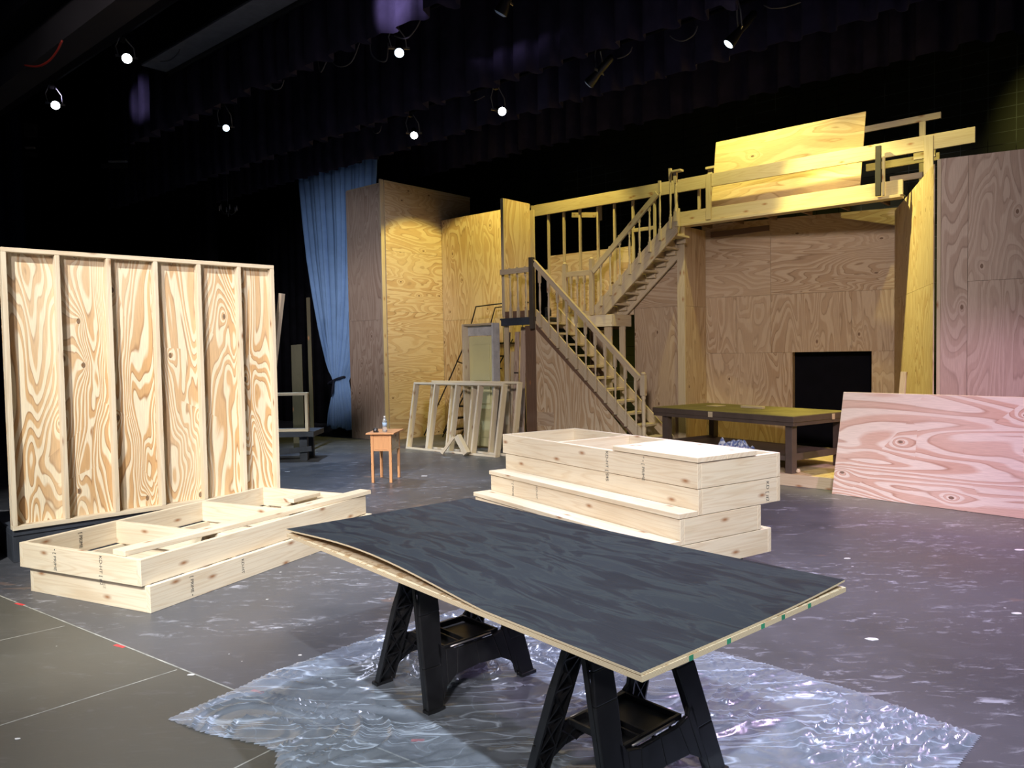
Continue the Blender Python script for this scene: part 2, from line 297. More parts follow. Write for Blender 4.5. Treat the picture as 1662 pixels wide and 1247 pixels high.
# ------------------------------------------------------------------ mesh builder
class MB:
    def __init__(s): s.v = []; s.f = []; s.uv = []; s.sm = []
    def face_uv(s, idx, g, off):
        p = [s.v[i] for i in idx]; n = Vector((0, 0, 0))
        for i in range(len(p)): n += p[i].cross(p[(i + 1) % len(p)])
        if n.length < 1e-12: n = Vector((0, 0, 1))
        n.normalize(); gg = g - n * g.dot(n)
        if gg.length < 0.3:
            gg = n.orthogonal(); k = 0.3
        else: k = 1.0
        gg.normalize(); h = n.cross(gg)
        return [((q.dot(gg)) * k + off[0], q.dot(h) + off[1]) for q in p]
    def add(s, verts, faces, grain=(1, 0, 0), smooth=False):
        b = len(s.v); s.v += [Vector(v) for v in verts]; off = (random.uniform(0, 60), random.uniform(0, 60)); g = Vector(grain).normalized()
        for f in faces:
            idx = [b + i for i in f]; s.f.append(idx); s.uv.append(s.face_uv(idx, g, off)); s.sm.append(smooth)
        return s
    def box(s, a, b, grain=None, mat=None):
        x0, x1 = sorted((a[0], b[0])); y0, y1 = sorted((a[1], b[1])); z0, z1 = sorted((a[2], b[2]))
        if grain is None:
            d = (x1 - x0, y1 - y0, z1 - z0); k = d.index(max(d)); grain = [(1, 0, 0), (0, 1, 0), (0, 0, 1)][k]
        v = [Vector((x, y, z)) for z in (z0, z1) for y in (y0, y1) for x in (x0, x1)]
        g = Vector(grain)
        if mat: v = [mat @ q for q in v]; g = mat.to_3x3() @ g
        return s.add(v, [(0, 2, 3, 1), (4, 5, 7, 6), (0, 1, 5, 4), (2, 6, 7, 3), (0, 4, 6, 2), (1, 3, 7, 5)], g)
    def beam(s, a, b, wd, ht, side=None):       # wd along 'side' (default horizontal), ht across
        a = Vector(a); b = Vector(b); d = (b - a).normalized()
        if side is None:
            side = d.cross(Vector((0, 0, 1)))
            if side.length < 1e-3: side = Vector((1, 0, 0))
        side = Vector(side); side = (side - d * side.dot(d)).normalized(); up = side.cross(d)
        v = []
        for p in (a, b):
            for su, sd in ((-1, -1), (-1, 1), (1, 1), (1, -1)): v.append(p + up * (ht / 2 * su) + side * (wd / 2 * sd))
        return s.add(v, [(0, 1, 2, 3), (7, 6, 5, 4), (0, 4, 5, 1), (1, 5, 6, 2), (2, 6, 7, 3), (3, 7, 4, 0)], d)
    def prism(s, pts, ext, grain=(1, 0, 0)):    # planar polygon pushed along ext
        pts = [Vector(p) for p in pts]; e = Vector(ext); n = len(pts)
        v = pts + [p + e for p in pts]
        fs = [tuple(range(n))[::-1], tuple(range(n, 2 * n))] + [(i, (i + 1) % n, n + (i + 1) % n, n + i) for i in range(n)]
        return s.add(v, fs, grain)
    def tube(s, pts, r, n=8):
        pts = [Vector(p) for p in pts]; v = []; f = []
        for i, p in enumerate(pts):
            t = (pts[min(i + 1, len(pts) - 1)] - pts[max(i - 1, 0)]).normalized()
            a = t.cross(Vector((0, 0, 1)))
            if a.length < 1e-3: a = Vector((1, 0, 0))
            a.normalize(); b = t.cross(a)
            rr = r[i] if isinstance(r, (list, tuple)) else r
            for k in range(n): v.append(p + (a * math.cos(2 * PI * k / n) + b * math.sin(2 * PI * k / n)) * rr)
        for i in range(len(pts) - 1):
            for k in range(n): f.append((i * n + k, i * n + (k + 1) % n, (i + 1) * n + (k + 1) % n, (i + 1) * n + k))
        f.append(tuple(range(n))[::-1]); f.append(tuple((len(pts) - 1) * n + k for k in range(n)))
        return s.add(v, f, (0, 0, 1), True)
    def lathe(s, base, prof, axis=(0, 0, 1), n=14):
        ax = Vector(axis).normalized(); base = Vector(base); a = ax.orthogonal().normalized(); b = ax.cross(a); v = []; f = []
        for r, h in prof:
            for k in range(n): v.append(base + ax * h + (a * math.cos(2 * PI * k / n) + b * math.sin(2 * PI * k / n)) * r)
        for i in range(len(prof) - 1):
            for k in range(n): f.append((i * n + k, i * n + (k + 1) % n, (i + 1) * n + (k + 1) % n, (i + 1) * n + k))
        f.append(tuple(range(n))[::-1]); f.append(tuple((len(prof) - 1) * n + k for k in range(n)))
        return s.add(v, f, ax, True)
    def grid(s, fn, nu, nv, closed=False, smooth=True, grain=(1, 0, 0), uvf=None):
        b = len(s.v)
        for j in range(nv + 1):
            for i in range(nu + 1): s.v.append(Vector(fn(i / nu, j / nv)))
        W = nu + 1
        for j in range(nv):
            for i in range(nu):
                s.f.append([b + j * W + i, b + j * W + i + 1, b + (j + 1) * W + i + 1, b + (j + 1) * W + i]); s.sm.append(smooth)
                s.uv.append([((i + di) / nu * (uvf[0] if uvf else 1), (j + dj) / nv * (uvf[1] if uvf else 1)) for di, dj in ((0, 0), (1, 0), (1, 1), (0, 1))])
        return s
    def build(s, name, mat, fr='W', base=(0, 0, 0), parent=None, bevel=0.0, solid=0.0):
        bv = Vector(base); me = bpy.data.meshes.new(name)
        me.from_pydata([v - bv for v in s.v], [], s.f)
        ul = me.uv_layers.new(name='UVMap'); k = 0; dat = []
        for u in s.uv:
            for q in u: dat += [q[0], q[1]]
        ul.data.foreach_set('uv', dat); me.polygons.foreach_set('use_smooth', s.sm)
        me.materials.append(MT[mat]); me.update()
        o = bpy.data.objects.new(name, me); sc.collection.objects.link(o)
        if parent is None: o.matrix_world = M(fr) @ Matrix.Translation(bv)
        else: o.parent = parent
        if solid: md = o.modifiers.new('solid', 'SOLIDIFY'); md.thickness = solid
        if bevel: md = o.modifiers.new('bevel', 'BEVEL'); md.width = bevel; md.segments = 2; md.limit_method = 'ANGLE'
        return o
def tag(o, label=None, cat=None, group=None, kind=None):
    if label: o['label'] = label
    if cat: o['category'] = cat
    if group: o['group'] = group
    if kind: o['kind'] = kind
    return o
class Thing:
    def __init__(s, name, label, cat, base, fr='W', group=None):
        o = bpy.data.objects.new(name, None); sc.collection.objects.link(o); o.empty_display_size = 0.1
        o.matrix_world = M(fr) @ Matrix.Translation(Vector(base)); tag(o, label, cat, group); s.o = o; s.base = base; s.fr = fr
    def part(s, name, mb, mat, parent=None, label=None, bevel=0.0, solid=0.0):
        p = mb.build(name, mat, s.fr, s.base, parent or s.o, bevel, solid)
        if label: p['label'] = label
        return p
    def box(s, name, a, b, mat, grain=None, bevel=0.003, parent=None, label=None): return s.part(name, MB().box(a, b, grain), mat, parent, label, bevel)
    def beam(s, name, a, b, wd, ht, mat, side=None, bevel=0.003, parent=None, label=None): return s.part(name, MB().beam(a, b, wd, ht, side), mat, parent, label, bevel)
def solo(name, mb, mat, label, cat, base, fr='W', group=None, bevel=0.003, solid=0.0):
    return tag(mb.build(name, mat, fr, base, None, bevel, solid), label, cat, group)
def struct(name, mb, mat, fr='W', base=(0, 0, 0), parent=None, solid=0.0):
    o = mb.build(name, mat, fr, base, parent, 0, solid)
    if parent is None: o['kind'] = 'structure'
    return o
_fontcache = {}
def stamp(thing_or_obj, text, origin, xdir, ydir, h, base, mat='ink', name='grade_stamp', parent=None):
    # lettering printed on a board: flat mesh lying on the face
    if text not in _fontcache:
        cu_ = bpy.data.curves.new('stamp', 'FONT'); cu_.body = text; cu_.size = 1.0
        to = bpy.data.objects.new('stamp_tmp', cu_); sc.collection.objects.link(to)
        dg = bpy.context.evaluated_depsgraph_get(); me = bpy.data.meshes.new_from_object(to.evaluated_get(dg))
        _fontcache[text] = ([v.co.copy() for v in me.vertices], [list(p.vertices) for p in me.polygons])
        bpy.data.objects.remove(to); bpy.data.curves.remove(cu_); bpy.data.meshes.remove(me)
    vs, fs = _fontcache[text]; xd = Vector(xdir).normalized(); yd = Vector(ydir).normalized(); o = Vector(origin)
    mb = MB(); mb.add([o + xd * (v.x * h) + yd * (v.y * h) for v in vs], fs)
    return mb.build(name, mat, 'W', base, parent)

# ------------------------------------------------------------------ the stage shell
FR['A'] = (-3.811, 5.588, math.atan2(3.334 - 5.588, -0.661 + 3.811))   # joint line between stage and apron
def quad(*p):
    return MB().add([Vector(q) for q in p], [(0, 1, 2, 3)])
a0 = M('A') @ Vector((-30, 0, 0)); a1 = M('A') @ Vector((40, 0, 0)); nrm = Vector((-math.sin(FR['A'][2]), math.cos(FR['A'][2]), 0))
struct('floor', MB().prism([a0, a1, a1 + nrm * 60, a0 + nrm * 60], (0, 0, -0.3)), 'stage_floor')
struct('floor_apron', MB().prism([a0 - nrm * 12, a1 - nrm * 12, a1 - nrm * 0.002, a0 - nrm * 0.002], (0, 0, -0.3)), 'apron_floor')
def strip(name, p, q, wd, z=0.0006, mat='seam_line'):
    p = Vector((*p, 0)); q = Vector((*q, 0)); d = (q - p).normalized(); n = Vector((-d.y, d.x, 0)) * wd / 2
    struct(name, MB().prism([p - n, q - n, q + n, p + n], (0, 0, z)), mat)
strip('trim_1', (-8, 8.59), (3, 0.72), 0.010)
strip('trim_2', (-3.204 - 1.0, 4.679 - 0.9), (-2.95, 4.93), 0.006)
strip('trim_3', (-2.468 - 1.2, 3.578 - 1.29), (-1.895, 4.196), 0.008)
strip('trim_4', (-1.9, 2.22), (-0.95, 3.50), 0.008)
struct('wall_back', MB().box((-34, 15.2, 0), (12, 15.5, 11)), 'block_wall', 'S')
struct('wall_left', MB().box((-14.5, -4, 0), (-14.2, 34, 11)), 'near_black')
struct('wall_right', MB().box((12.0, -4, 0), (12.3, 24, 11)), 'near_black')
struct('ceiling', MB().box((-14.2, -4, 10.6), (12, 34, 10.9)), 'near_black')
# proscenium header with its grey soffit
struct('trim_5', MB().box((-30, 2.8, 4.74), (-1.5, 3.05, 5.2)), 'soffit_paint', 'S')
struct('trim_6', MB().box((-30, 2.55, 5.05), (-1.5, 2.79, 5.50)), 'near_black', 'S')
struct('trim_7', MB().box((-30, 2.2, 5.51), (-1.5, 2.5, 10.5)), 'tan_plaster', 'S')
struct('trim_8', MB().box((-30, 3.06, 4.9), (-1.5, 3.3, 10.5)), 'near_black', 'S')

# ------------------------------------------------------------------ curtains
def pleats(x0, x1, yp, z0, z1, pitch, amp, seed, jitter=0.03):
    mb = MB(); rnd = random.Random(seed); n = int((x1 - x0) / pitch); cuts = [rnd.uniform(0.72, 1.28) for _ in range(n + 2)]
    tot = sum(cuts[:n]); xs = []; acc = x0
    for k in range(n): xs.append((acc, acc + cuts[k] / tot * (x1 - x0), rnd.uniform(0.6, 1.3), rnd.uniform(-jitter, jitter))); acc = xs[-1][1]
    pts = []
    for (a, b, am, dz) in xs:
        wdt = b - a
        for t, y in ((0.0, 0), (0.06, -0.8), (0.14, -1.0), (0.35, -0.93), (0.55, -1.0), (0.62, -0.8), (0.68, 0.0), (0.76, 0.75), (0.88, 0.85), (0.96, 0.6)):
            pts.append((a + wdt * t, yp + y * amp * am, dz if y < 0 else 0))
    nz = 6; W = len(pts)
    for j in range(nz + 1):
        zz = j / nz; k = 0.65 + 0.35 * (1 - zz)
        for (x, y, dz) in pts: mb.v.append(Vector((x, yp + (y - yp) * k, z0 + dz * (1 - zz) + (z1 - z0) * zz)))
    for j in range(nz):
        for i in range(W - 1):
            mb.f.append([j * W + i, j * W + i + 1, (j + 1) * W + i + 1, (j + 1) * W + i]); mb.sm.append(True); mb.uv.append([(0, 0)] * 4)
    return mb
for k, (x0, x1, yp, z, pitch, lab) in enumerate((
        (-14.35, 3.5, 6.2, 5.63, 0.42, 'dark purple pleated border curtain hanging nearest the audience, its left folds catching light'),
        (-20, 3.5, 8.0, 5.43, 0.42, 'black pleated border curtain hung second from the audience'),
        (-20, 4.5, 9.7, 5.57, 0.40, 'black pleated border curtain hanging just above the top of the blue curtain'),
        (-20, 5.5, 12.0, 5.77, 0.42, 'black pleated border curtain farthest upstage in front of the block wall'))):
    mb = pleats(x0, x1, yp, z, 9.8, pitch, 0.10, 11 + k)
    solo('border_curtain', mb, 'border_cloth', lab, 'curtain', (x0, yp, z), 'S', 'border curtains above the stage', 0, 0.006)
def leg(x0, x1, yp, lab, mat='black_cloth', z1=9.8, fr='S', z0=0.02, pitch=0.35):
    solo('leg_curtain', pleats(x0, x1, yp, z0, z1, pitch, 0.09, int(abs(x0) * 10)), mat, lab, 'curtain', (x0, yp, z0), fr, 'black leg curtains', 0, 0.006)
leg(-19.5, -14.9, 11.6, 'black leg curtain hanging upstage beyond the blue curtain')
leg(-17.6, -15.3, 8.2, 'black leg curtain hanging behind the left stud wall')
leg(-12.2, -11.0, 17.5, 'faint navy strip of curtain hanging at the far left', 'navy_cloth', 9.8, 'W')
# blue tied curtain
prof = [(5.57 + 1.2, 474, 614, 220), (5.57, 482, 607, None)]
Lp = [(y, onp(x, y, 10.0)) for x, y in ((478, 230), (482, 300), (488, 360), (495, 420), (505, 480), (517, 540), (530, 590), (541, 618), (539, 640), (532, 670), (530, 692))]
Rp = [(y, onp(x, y, 10.0)) for x, y in ((609, 230), (606, 300), (604, 360), (600, 420), (594, 480), (584, 540), (573, 590), (563, 618), (566, 640), (573, 670), (576, 692))]
def interp(tab, z):
    for i in range(len(tab) - 1):
        a, b = tab[i][1], tab[i + 1][1]
        if z <= a.z and z >= b.z: t = (a.z - z) / (a.z - b.z); t2 = t; return a.x + (b.x - a.x) * t2
    return tab[0][1].x if z > tab[0][1].z else tab[-1][1].x
def blue_fn(u, v):
    z = 0.17 + (6.3 - 0.17) * (1 - v); lx, rx = interp(Lp, z), interp(Rp, z); wd = rx - lx
    k = min(1.0, wd / 2.4); ph = u * 2 * PI * 15 + 1.3 * math.sin(u * 9)
    amp = 0.075 * (0.75 + 0.5 * math.sin(u * 23 + 1)) * (0.9 if z > 1.3 else 0.65)
    y = 10.0 + amp * math.sin(ph) + (1 - k) * 0.16 * (-math.cos((u - 0.5) * PI)) + 0.05
    x = lx + wd * (u + 0.012 * math.sin(ph * 0.5) * math.sin(PI * u)) + 0.02 * math.cos(ph) * k
    if v > 0.995: z += 0.03 * math.sin(u * 14)
    return (x, y, z)
bt = Thing('tied_curtain', 'light blue pleated curtain gathered with a dark tie, hanging left of the set', 'curtain', (-13.2, 10.0, 0.15), 'S')
bt.part('curtain_cloth', MB().grid(blue_fn, 300, 60), 'blue_cloth', solid=0.004)
tz = 1.20; cxx = (interp(Lp, tz) + interp(Rp, tz)) / 2; rw = (interp(Rp, tz) - interp(Lp, tz)) / 2 + 0.02
bt.part('tieback', MB().tube([(cxx + rw * math.cos(a / 24 * 2 * PI), 9.91 + 0.10 * math.sin(a / 24 * 2 * PI), tz + 0.08 * math.cos(a / 24 * 2 * PI)) for a in range(25)], 0.022, 8), 'tie_cloth')
bt.part('tie_tail', MB().tube([(cxx + 0.04, 9.80, tz + 0.01), (cxx + 0.03, 9.78, tz - 0.2), (cxx - 0.02, 9.78, tz - 0.34)], [0.02, 0.025, 0.015], 8), 'tie_cloth')

# ------------------------------------------------------------------ rigging: pipes, lamps, cables
def pipe(yp, z, x0, x1, lab):
    solo('lighting_pipe', MB().tube([(x0, yp, z), (x1, yp, z)], 0.025, 8), 'near_black', lab, 'pipe', (x0, yp, z), 'S', 'lighting pipes', 0)
pipe(4.6, 6.15, -16, 1, 'black lighting pipe nearest the audience, carrying the two lamps at left')
pipe(6.9, 6.15, -18, 2, 'black lighting pipe just behind the nearest border curtain')
pipe(9.15, 5.98, -18, 2, 'black lighting pipe in front of the third border curtain')
CAMV = Vector((0, 0, CAMH))
def lamp(px, py, yp, zpipe, aim, lens, lab, ln=0.34, r=0.085):
    p = onp(px, py, yp); a = Vector(aim).normalized()
    t = Thing('stage_lamp', lab, 'stage light', p, 'S', 'stage lamps on the pipes')
    back = p - a * ln
    t.part('lamp_body', MB().lathe(back, [(0.03, 0), (0.05, 0.03), (r * 0.8, ln * 0.4), (r * 0.7, ln * 0.55), (r, ln * 0.8), (r + 0.012, ln * 0.985), (r + 0.012, ln * 0.99)], a, 18), 'black_metal')
    t.part('lens', MB().lathe(p - a * 0.003, [(r, 0), (r, 0.004), (r * 0.7, 0.016), (0.004, 0.02)], a, 20), lens, label='glowing round lens' if lens != 'lens_off' else None)
    side = a.cross(Vector((0, 0, 1)))
    if side.length < 0.1: side = Vector((1, 0, 0))
    side.normalize(); m = p - a * ln * 0.45; top = Vector((m.x, yp, zpipe - 0.03))
    if (top - m).length > 0.6: top = m + Vector((0, 0, 0.32))
    t.part('yoke', MB().tube([m + side * 0.10, m + side * 0.11 + (top - m) * 0.5, top + side * 0.03, top - side * 0.03, m - side * 0.11 + (top - m) * 0.5, m - side * 0.10], 0.009, 6), 'grey_metal')
    t.part('clamp', MB().box(top + Vector((-0.03, -0.03, -0.06)), top + Vector((0.03, 0.03, -0.002))), 'black_metal')
    t.part('shutter_handle', MB().beam(m - side * 0.14, m + side * 0.14, 0.012, 0.03), 'steel')
    return t
def tocam(px, py, yp, k=1.0, dn=0.0):
    p = onp(px, py, yp); c = M('S').inverted() @ CAMV; d = (c - p).normalized(); d.z -= dn; return d
lamp(90, 171, 4.6, 6.15, tocam(90, 171, 4.6, dn=0.15), 'lens_bright', 'brightly lit stage lamp at the far left, lowest of the two on the nearest pipe', r=0.062)
lamp(206, 95, 4.6, 6.15, tocam(206, 95, 4.6, dn=0.15), 'lens_bright', 'brightly lit stage lamp beside the left end of the nearest border curtain', r=0.062)
lamp(367, 208, 6.9, 6.15, tocam(367, 208, 6.9, dn=0.2), 'lens_mid', 'small lit stage lamp below the hem left of the blue curtain', 0.3, 0.055)
lamp(648, 86, 6.9, 6.15, tocam(648, 86, 6.9, dn=0.55), 'lens_mid', 'stage lamp with blue glass lens under the lit purple folds', 0.34, 0.062)
lamp(672, 220, 9.15, 5.98, tocam(672, 220, 9.15, dn=0.4), 'lens_bright', 'lit stage lamp above the plywood wall corner', 0.30, 0.062)
lamp(815, 181, 9.15, 5.98, tocam(815, 181, 9.15, dn=0.3) + Vector((0.5, 0, 0)), 'lens_bright', 'lit stage lamp tilted to the right over the stairs', 0.36, 0.062)
lamp(812, 22, 6.9, 6.15, Vector((-0.55, -0.1, -0.8)), 'lens_off', 'unlit stage lamp at the top edge, centre of the picture', 0.36, 0.075)
lamp(955, 137, 9.15, 6.1, Vector((-0.75, -0.1, -0.62)), 'lens_off', 'unlit black stage lamp tilted left above the stairs', 0.5, 0.07)
lamp(1182, 72, 9.15, 6.1, Vector((-0.5, -0.35, -0.7)), 'lens_mid', 'half-lit stage lamp over the upper plywood sheet at right', 0.5, 0.065)
def cable(pts, yp, lab, mat='pale_cable', r=0.009, grp='cables hanging from the pipes'):
    P = [onp(x, y, yp) for x, y in pts]; Q = []
    for i in range(len(P) - 1):
        p0, p1, p2, p3 = P[max(i - 1, 0)], P[i], P[i + 1], P[min(i + 2, len(P) - 1)]
        for k in range(5):
            t = k / 5; Q.append(0.5 * ((2 * p1) + (p2 - p0) * t + (2 * p0 - 5 * p1 + 4 * p2 - p3) * t * t + (3 * p1 - p0 - 3 * p2 + p3) * t ** 3))
    Q.append(P[-1]); solo('cable', MB().tube(Q, r, 6), mat, lab, 'cable', Q[0], 'S', grp, 0)
cable([(516, 98), (521, 117), (536, 88), (541, 103), (556, 108), (572, 98), (584, 68)], 6.5, 'thin cable drooping below the purple border curtain folds')
cable([(600, 60), (602, 85), (612, 97), (627, 98), (630, 70)], 6.5, 'cable loop hanging left of the blue-lens lamp')
cable([(640, 58), (660, 62), (676, 45), (684, 28)], 6.5, 'cable rising right of the blue-lens lamp')
cable([(602, 205), (608, 216), (616, 214), (619, 204)], 9.0, 'short cable loop left of the lamp above the plywood wall corner')
cable([(770, 163), (776, 161), (786, 156)], 9.0, 'short cable left of the tilted lamp over the stairs')
cable([(1088, 58), (1096, 64), (1110, 66), (1126, 56), (1132, 42)], 8.9, 'curved cable between the two tilted lamps at upper right')
cable([(1240, 8), (1252, 13), (1275, 11), (1300, 3)], 8.9, 'cable leading right from the half-lit lamp at the top edge')
cable([(1002, 95), (1012, 92), (1022, 85), (1026, 76)], 8.9, 'cable behind the unlit lamp above the stairs')
cable([(260, 100), (275, 98), (288, 88), (292, 80)], 5.3, 'pale cable under the end of the grey trough')
cable([(437, 135), (445, 145), (456, 142), (461, 130)], 6.0, 'pale cable loop under the nearest border curtain at left')
cable([(40, 106), (60, 108), (78, 100), (92, 84), (101, 66)], 2.7, 'orange-red cable drooping from the grey soffit', 'red_cable', 0.010, 'red cable')
# grey trough beam at upper left
tr = Thing('rigging_trough', 'long grey metal trough beam running above the nearest border curtain', 'beam', (-12.5, 5.6, 6.4), 'S')
tr.box('trough_underside', (-12.5, 5.55, 6.40), (-6.5, 5.95, 6.44), 'grey_metal')
tr.box('trough_side', (-12.5, 5.50, 6.42), (-6.5, 5.54, 6.75), 'near_black')
tr.box('lip', (-12.5, 5.96, 6.34), (-6.5, 6.0, 6.46), 'black_metal')
# small rigging seen against the black at left
def atY(px, py, Y): d = ray(px, py); return Vector((0, 0, CAMH)) + d * (Y / d.y)
def card(name, px0, py0, px1, py1, Y, mat, lab, cat, grp, th=0.12):
    a = atY(px0, py1, Y); b = atY(px1, py0, Y)
    solo(name, MB().box((a.x, Y, a.z), (b.x, Y + th, b.z)), mat, lab, cat, (a.x, Y, a.z), 'W', grp, 0.004)
card('wall_box', 38, 200, 55, 221, 16, 'soffit_paint', 'dim grey equipment box on the dark left side, above the narrow bars', 'box', 'dim equipment at far left')
card('wall_bar', 40, 238, 55, 241, 16, 'grey_metal', 'short pale bar at far left under the grey box', 'bar', 'dim equipment at far left', 0.06)
card('wall_box', 40, 246, 55, 252, 16, 'soffit_paint', 'small dim grey box at far left, lowest of the pair', 'box', 'dim equipment at far left')
card('wall_bar', 175, 260, 205, 263, 15.6, 'grey_metal', 'pale horizontal bar against the black, left of centre border hem', 'bar', 'dim bars', 0.06)
card('wall_bar', 163, 265, 205, 273, 16, 'soffit_paint', 'dim grey wide bar just below the thin pale bar', 'bar', 'dim bars', 0.06)
cb = atY(370, 338, 15.0)
ch = Thing('chandelier', 'small faint chandelier hanging in the dark left of the blue curtain', 'chandelier', cb, 'W')
mb = MB(); mb.tube([cb + Vector((0, 0, 0.05)), cb + Vector((0, 0, -0.16))], 0.012, 6)
for k in range(6):
    a = k / 6 * 2 * PI; e = cb + Vector((0.17 * math.cos(a), 0.17 * math.sin(a), 0)); mb.tube([cb + Vector((0, 0, -0.1)), (cb + e) / 2 + Vector((0, 0, -0.12)), e + Vector((0, 0, -0.05))], 0.006, 5)
ch.part('arms', mb, 'black_metal')
for k in range(6):
    a = k / 6 * 2 * PI; e = cb + Vector((0.17 * math.cos(a), 0.17 * math.sin(a), 0)); ch.part('candle', MB().tube([e + Vector((0, 0, -0.05)), e + Vector((0, 0, 0.05))], 0.012, 6), 'grey_metal')
mb = MB()
mb.tube([cb + Vector((0, 0, 0.05)), cb + Vector((0, 0, 4))], 0.004, 5); ch.part('cord', mb, 'black_metal')

# ------------------------------------------------------------------ left stud wall (flat)
FR['F'] = (-4.2866, 6.4853, 0.7488)
T = 0.0381
f = Thing('stud_flat', 'tall stud-framed plywood wall panel showing its open framed back at left', 'wall panel', (1.22, 0, 0.281), 'F')
z0, z1 = 0.281, 2.70; dp = 0.089
f.box('bottom_plate', (0, 0, z0), (2.44, dp, z0 + T), 'lumber'); f.box('top_plate', (0, 0, z1 - T), (2.44, dp, z1), 'lumber')
xs = [T / 2, 0.4178, 0.832, 1.243, 1.652, 2.06, 2.44 - T / 2]
for x in xs: f.box('stud', (x - T / 2, 0, z0 + T + .001), (x + T / 2, dp, z1 - T - .001), 'lumber')
f.box('plywood_sheet', (0, dp + .001, z0), (1.219, dp + .013, z1), 'plywood_bright', (0, 0, 1), 0)
f.box('plywood_sheet', (1.221, dp + .001, z0), (2.44, dp + .013, z1), 'plywood_bright', (0, 0, 1), 0)
# black wagon under it
wg = Thing('wagon_platform', 'low black painted platform carrying the left stud wall', 'platform', (1.2, 0.4, 0), 'F')
wg.box('deck', (0.0, 0.02, 0.232), (2.42, 1.1, 0.279), 'black_paint_wood'); wg.box('front_skirt', (0.0, 0.03, 0.0), (2.42, 0.068, 0.231), 'black_paint_wood')
wg.box('side_skirt', (0.0, 0.07, 0), (0.038, 1.1, 0.231), 'black_paint_wood'); wg.box('side_skirt', (2.382, 0.07, 0), (2.42, 1.1, 0.231), 'black_paint_wood')
wg.box('rear_skirt', (0.04, 1.06, 0), (2.38, 1.1, 0.231), 'black_paint_wood')
bb = Thing('black_crate', 'black wooden crate at the left edge beside the low platform', 'crate', (-0.45, 0.35, 0), 'F')
bb.box('crate_side', (-0.75, 0.18, 0), (-0.10, 0.22, 0.40), 'black_paint_wood'); bb.box('crate_side', (-0.75, 0.86, 0), (-0.10, 0.9, 0.40), 'black_paint_wood')
bb.box('crate_end', (-0.14, 0.221, 0), (-0.10, 0.859, 0.40), 'black_paint_wood'); bb.box('crate_end', (-0.75, 0.221, 0), (-0.71, 0.859, 0.40), 'black_paint_wood')
bb.box('crate_top', (-0.76, 0.17, 0.401), (-0.09, 0.91, 0.43), 'black_paint_wood')
sb = Thing('white_step_box', 'white step unit standing on the black crate at the left edge', 'step', (-0.42, 0.5, 0.431), 'F')
sb.box('riser_board', (-0.74, 0.32, 0.431), (-0.10, 0.36, 0.60), 'white_board'); sb.box('tread_board', (-0.74, 0.361, 0.56), (-0.10, 0.60, 0.60), 'white_board')
sb.box('riser_board', (-0.74, 0.60, 0.431), (-0.10, 0.62, 0.72), 'white_board'); sb.box('tread_board', (-0.74, 0.601, 0.721), (-0.10, 0.88, 0.76), 'white_board')
# lumber leaning behind the flat
def lean(p, q, wd, ht, mat, lab, cat='board', fr='W', side=None, grp=None, name='leaning_board'):
    solo(name, MB().beam(p, q, wd, ht, side), mat, lab, cat, p, fr, grp)
lean((-0.17, 0.12, 0.77), (-0.085, 0.235, 2.36), 0.038, 0.089, 'lumber', 'white pine board leaning against the left edge of the stud wall', fr='F')
solo('plywood_sheet', MB().prism([(-0.9, 0.50, 0.77), (-0.12, 0.50, 0.77), (-0.07, 0.42, 2.50), (-0.9, 0.42, 2.50)], (0, 0.012, 0), (0, 0, 1)), 'plywood', 'plywood panel leaning behind the left edge of the stud wall', 'panel', (-0.5, 0.5, 0.77), 'F')
lean((2.40, 0.42, 0.282), (2.60, 0.16, 2.42), 0.085, 0.038, 'lumber', 'pine board leaning behind the right edge of the stud wall', fr='F')
for k, (xa, za, xb, zb, wd, lab) in enumerate(((-3.90, 0.0, -4.04, 1.95, 0.20, 'dim olive board leaning in the dark behind the small white frame'), (-3.72, 1.1, -3.86, 2.85, 0.07, 'narrow dim olive slat leaning in the dark left of the blue curtain'))):
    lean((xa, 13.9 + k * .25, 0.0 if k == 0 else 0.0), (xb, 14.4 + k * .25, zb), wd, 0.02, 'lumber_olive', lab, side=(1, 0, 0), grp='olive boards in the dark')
# black bench with the small frame
bn = Thing('work_bench', 'dark grey wooden bench end showing past the left stud wall', 'bench', (-3.9, 12.8, 0), 'W')
bn.box('bench_top', (-5.2, 12.55, 0.405), (-3.28, 13.25, 0.49), 'black_paint_wood')
bn.box('leg', (-3.55, 12.66, 0), (-3.42, 12.75, 0.403), 'black_paint_wood'); bn.box('leg', (-3.55, 13.05, 0), (-3.42, 13.14, 0.403), 'black_paint_wood')
bn.box('leg', (-5.0, 12.66, 0), (-4.87, 12.75, 0.403), 'black_paint_wood'); bn.box('leg', (-5.0, 13.05, 0), (-4.87, 13.14, 0.403), 'black_paint_wood')
bn.beam('brace', (-5.1, 12.64, 0.03), (-3.34, 12.64, 0.20), 0.035, 0.09, 'black_paint_wood')
wf = Thing('timber_square', 'small white-pink timber frame standing on the dark bench', 'frame', (-3.8, 12.6, 0.49), 'W')
for a, b in (((-4.4, 12.57, 0.492), (-3.37, 12.66, 0.535)), ((-4.4, 12.57, 1.09), (-3.37, 12.66, 1.135)), ((-3.42, 12.571, 0.536), (-3.372, 12.659, 1.089)), ((-4.4, 12.571, 0.536), (-4.352, 12.659, 1.089))): wf.box('rail' if abs(a[0] - b[0]) > .5 else 'stile', a, b, 'lumber')

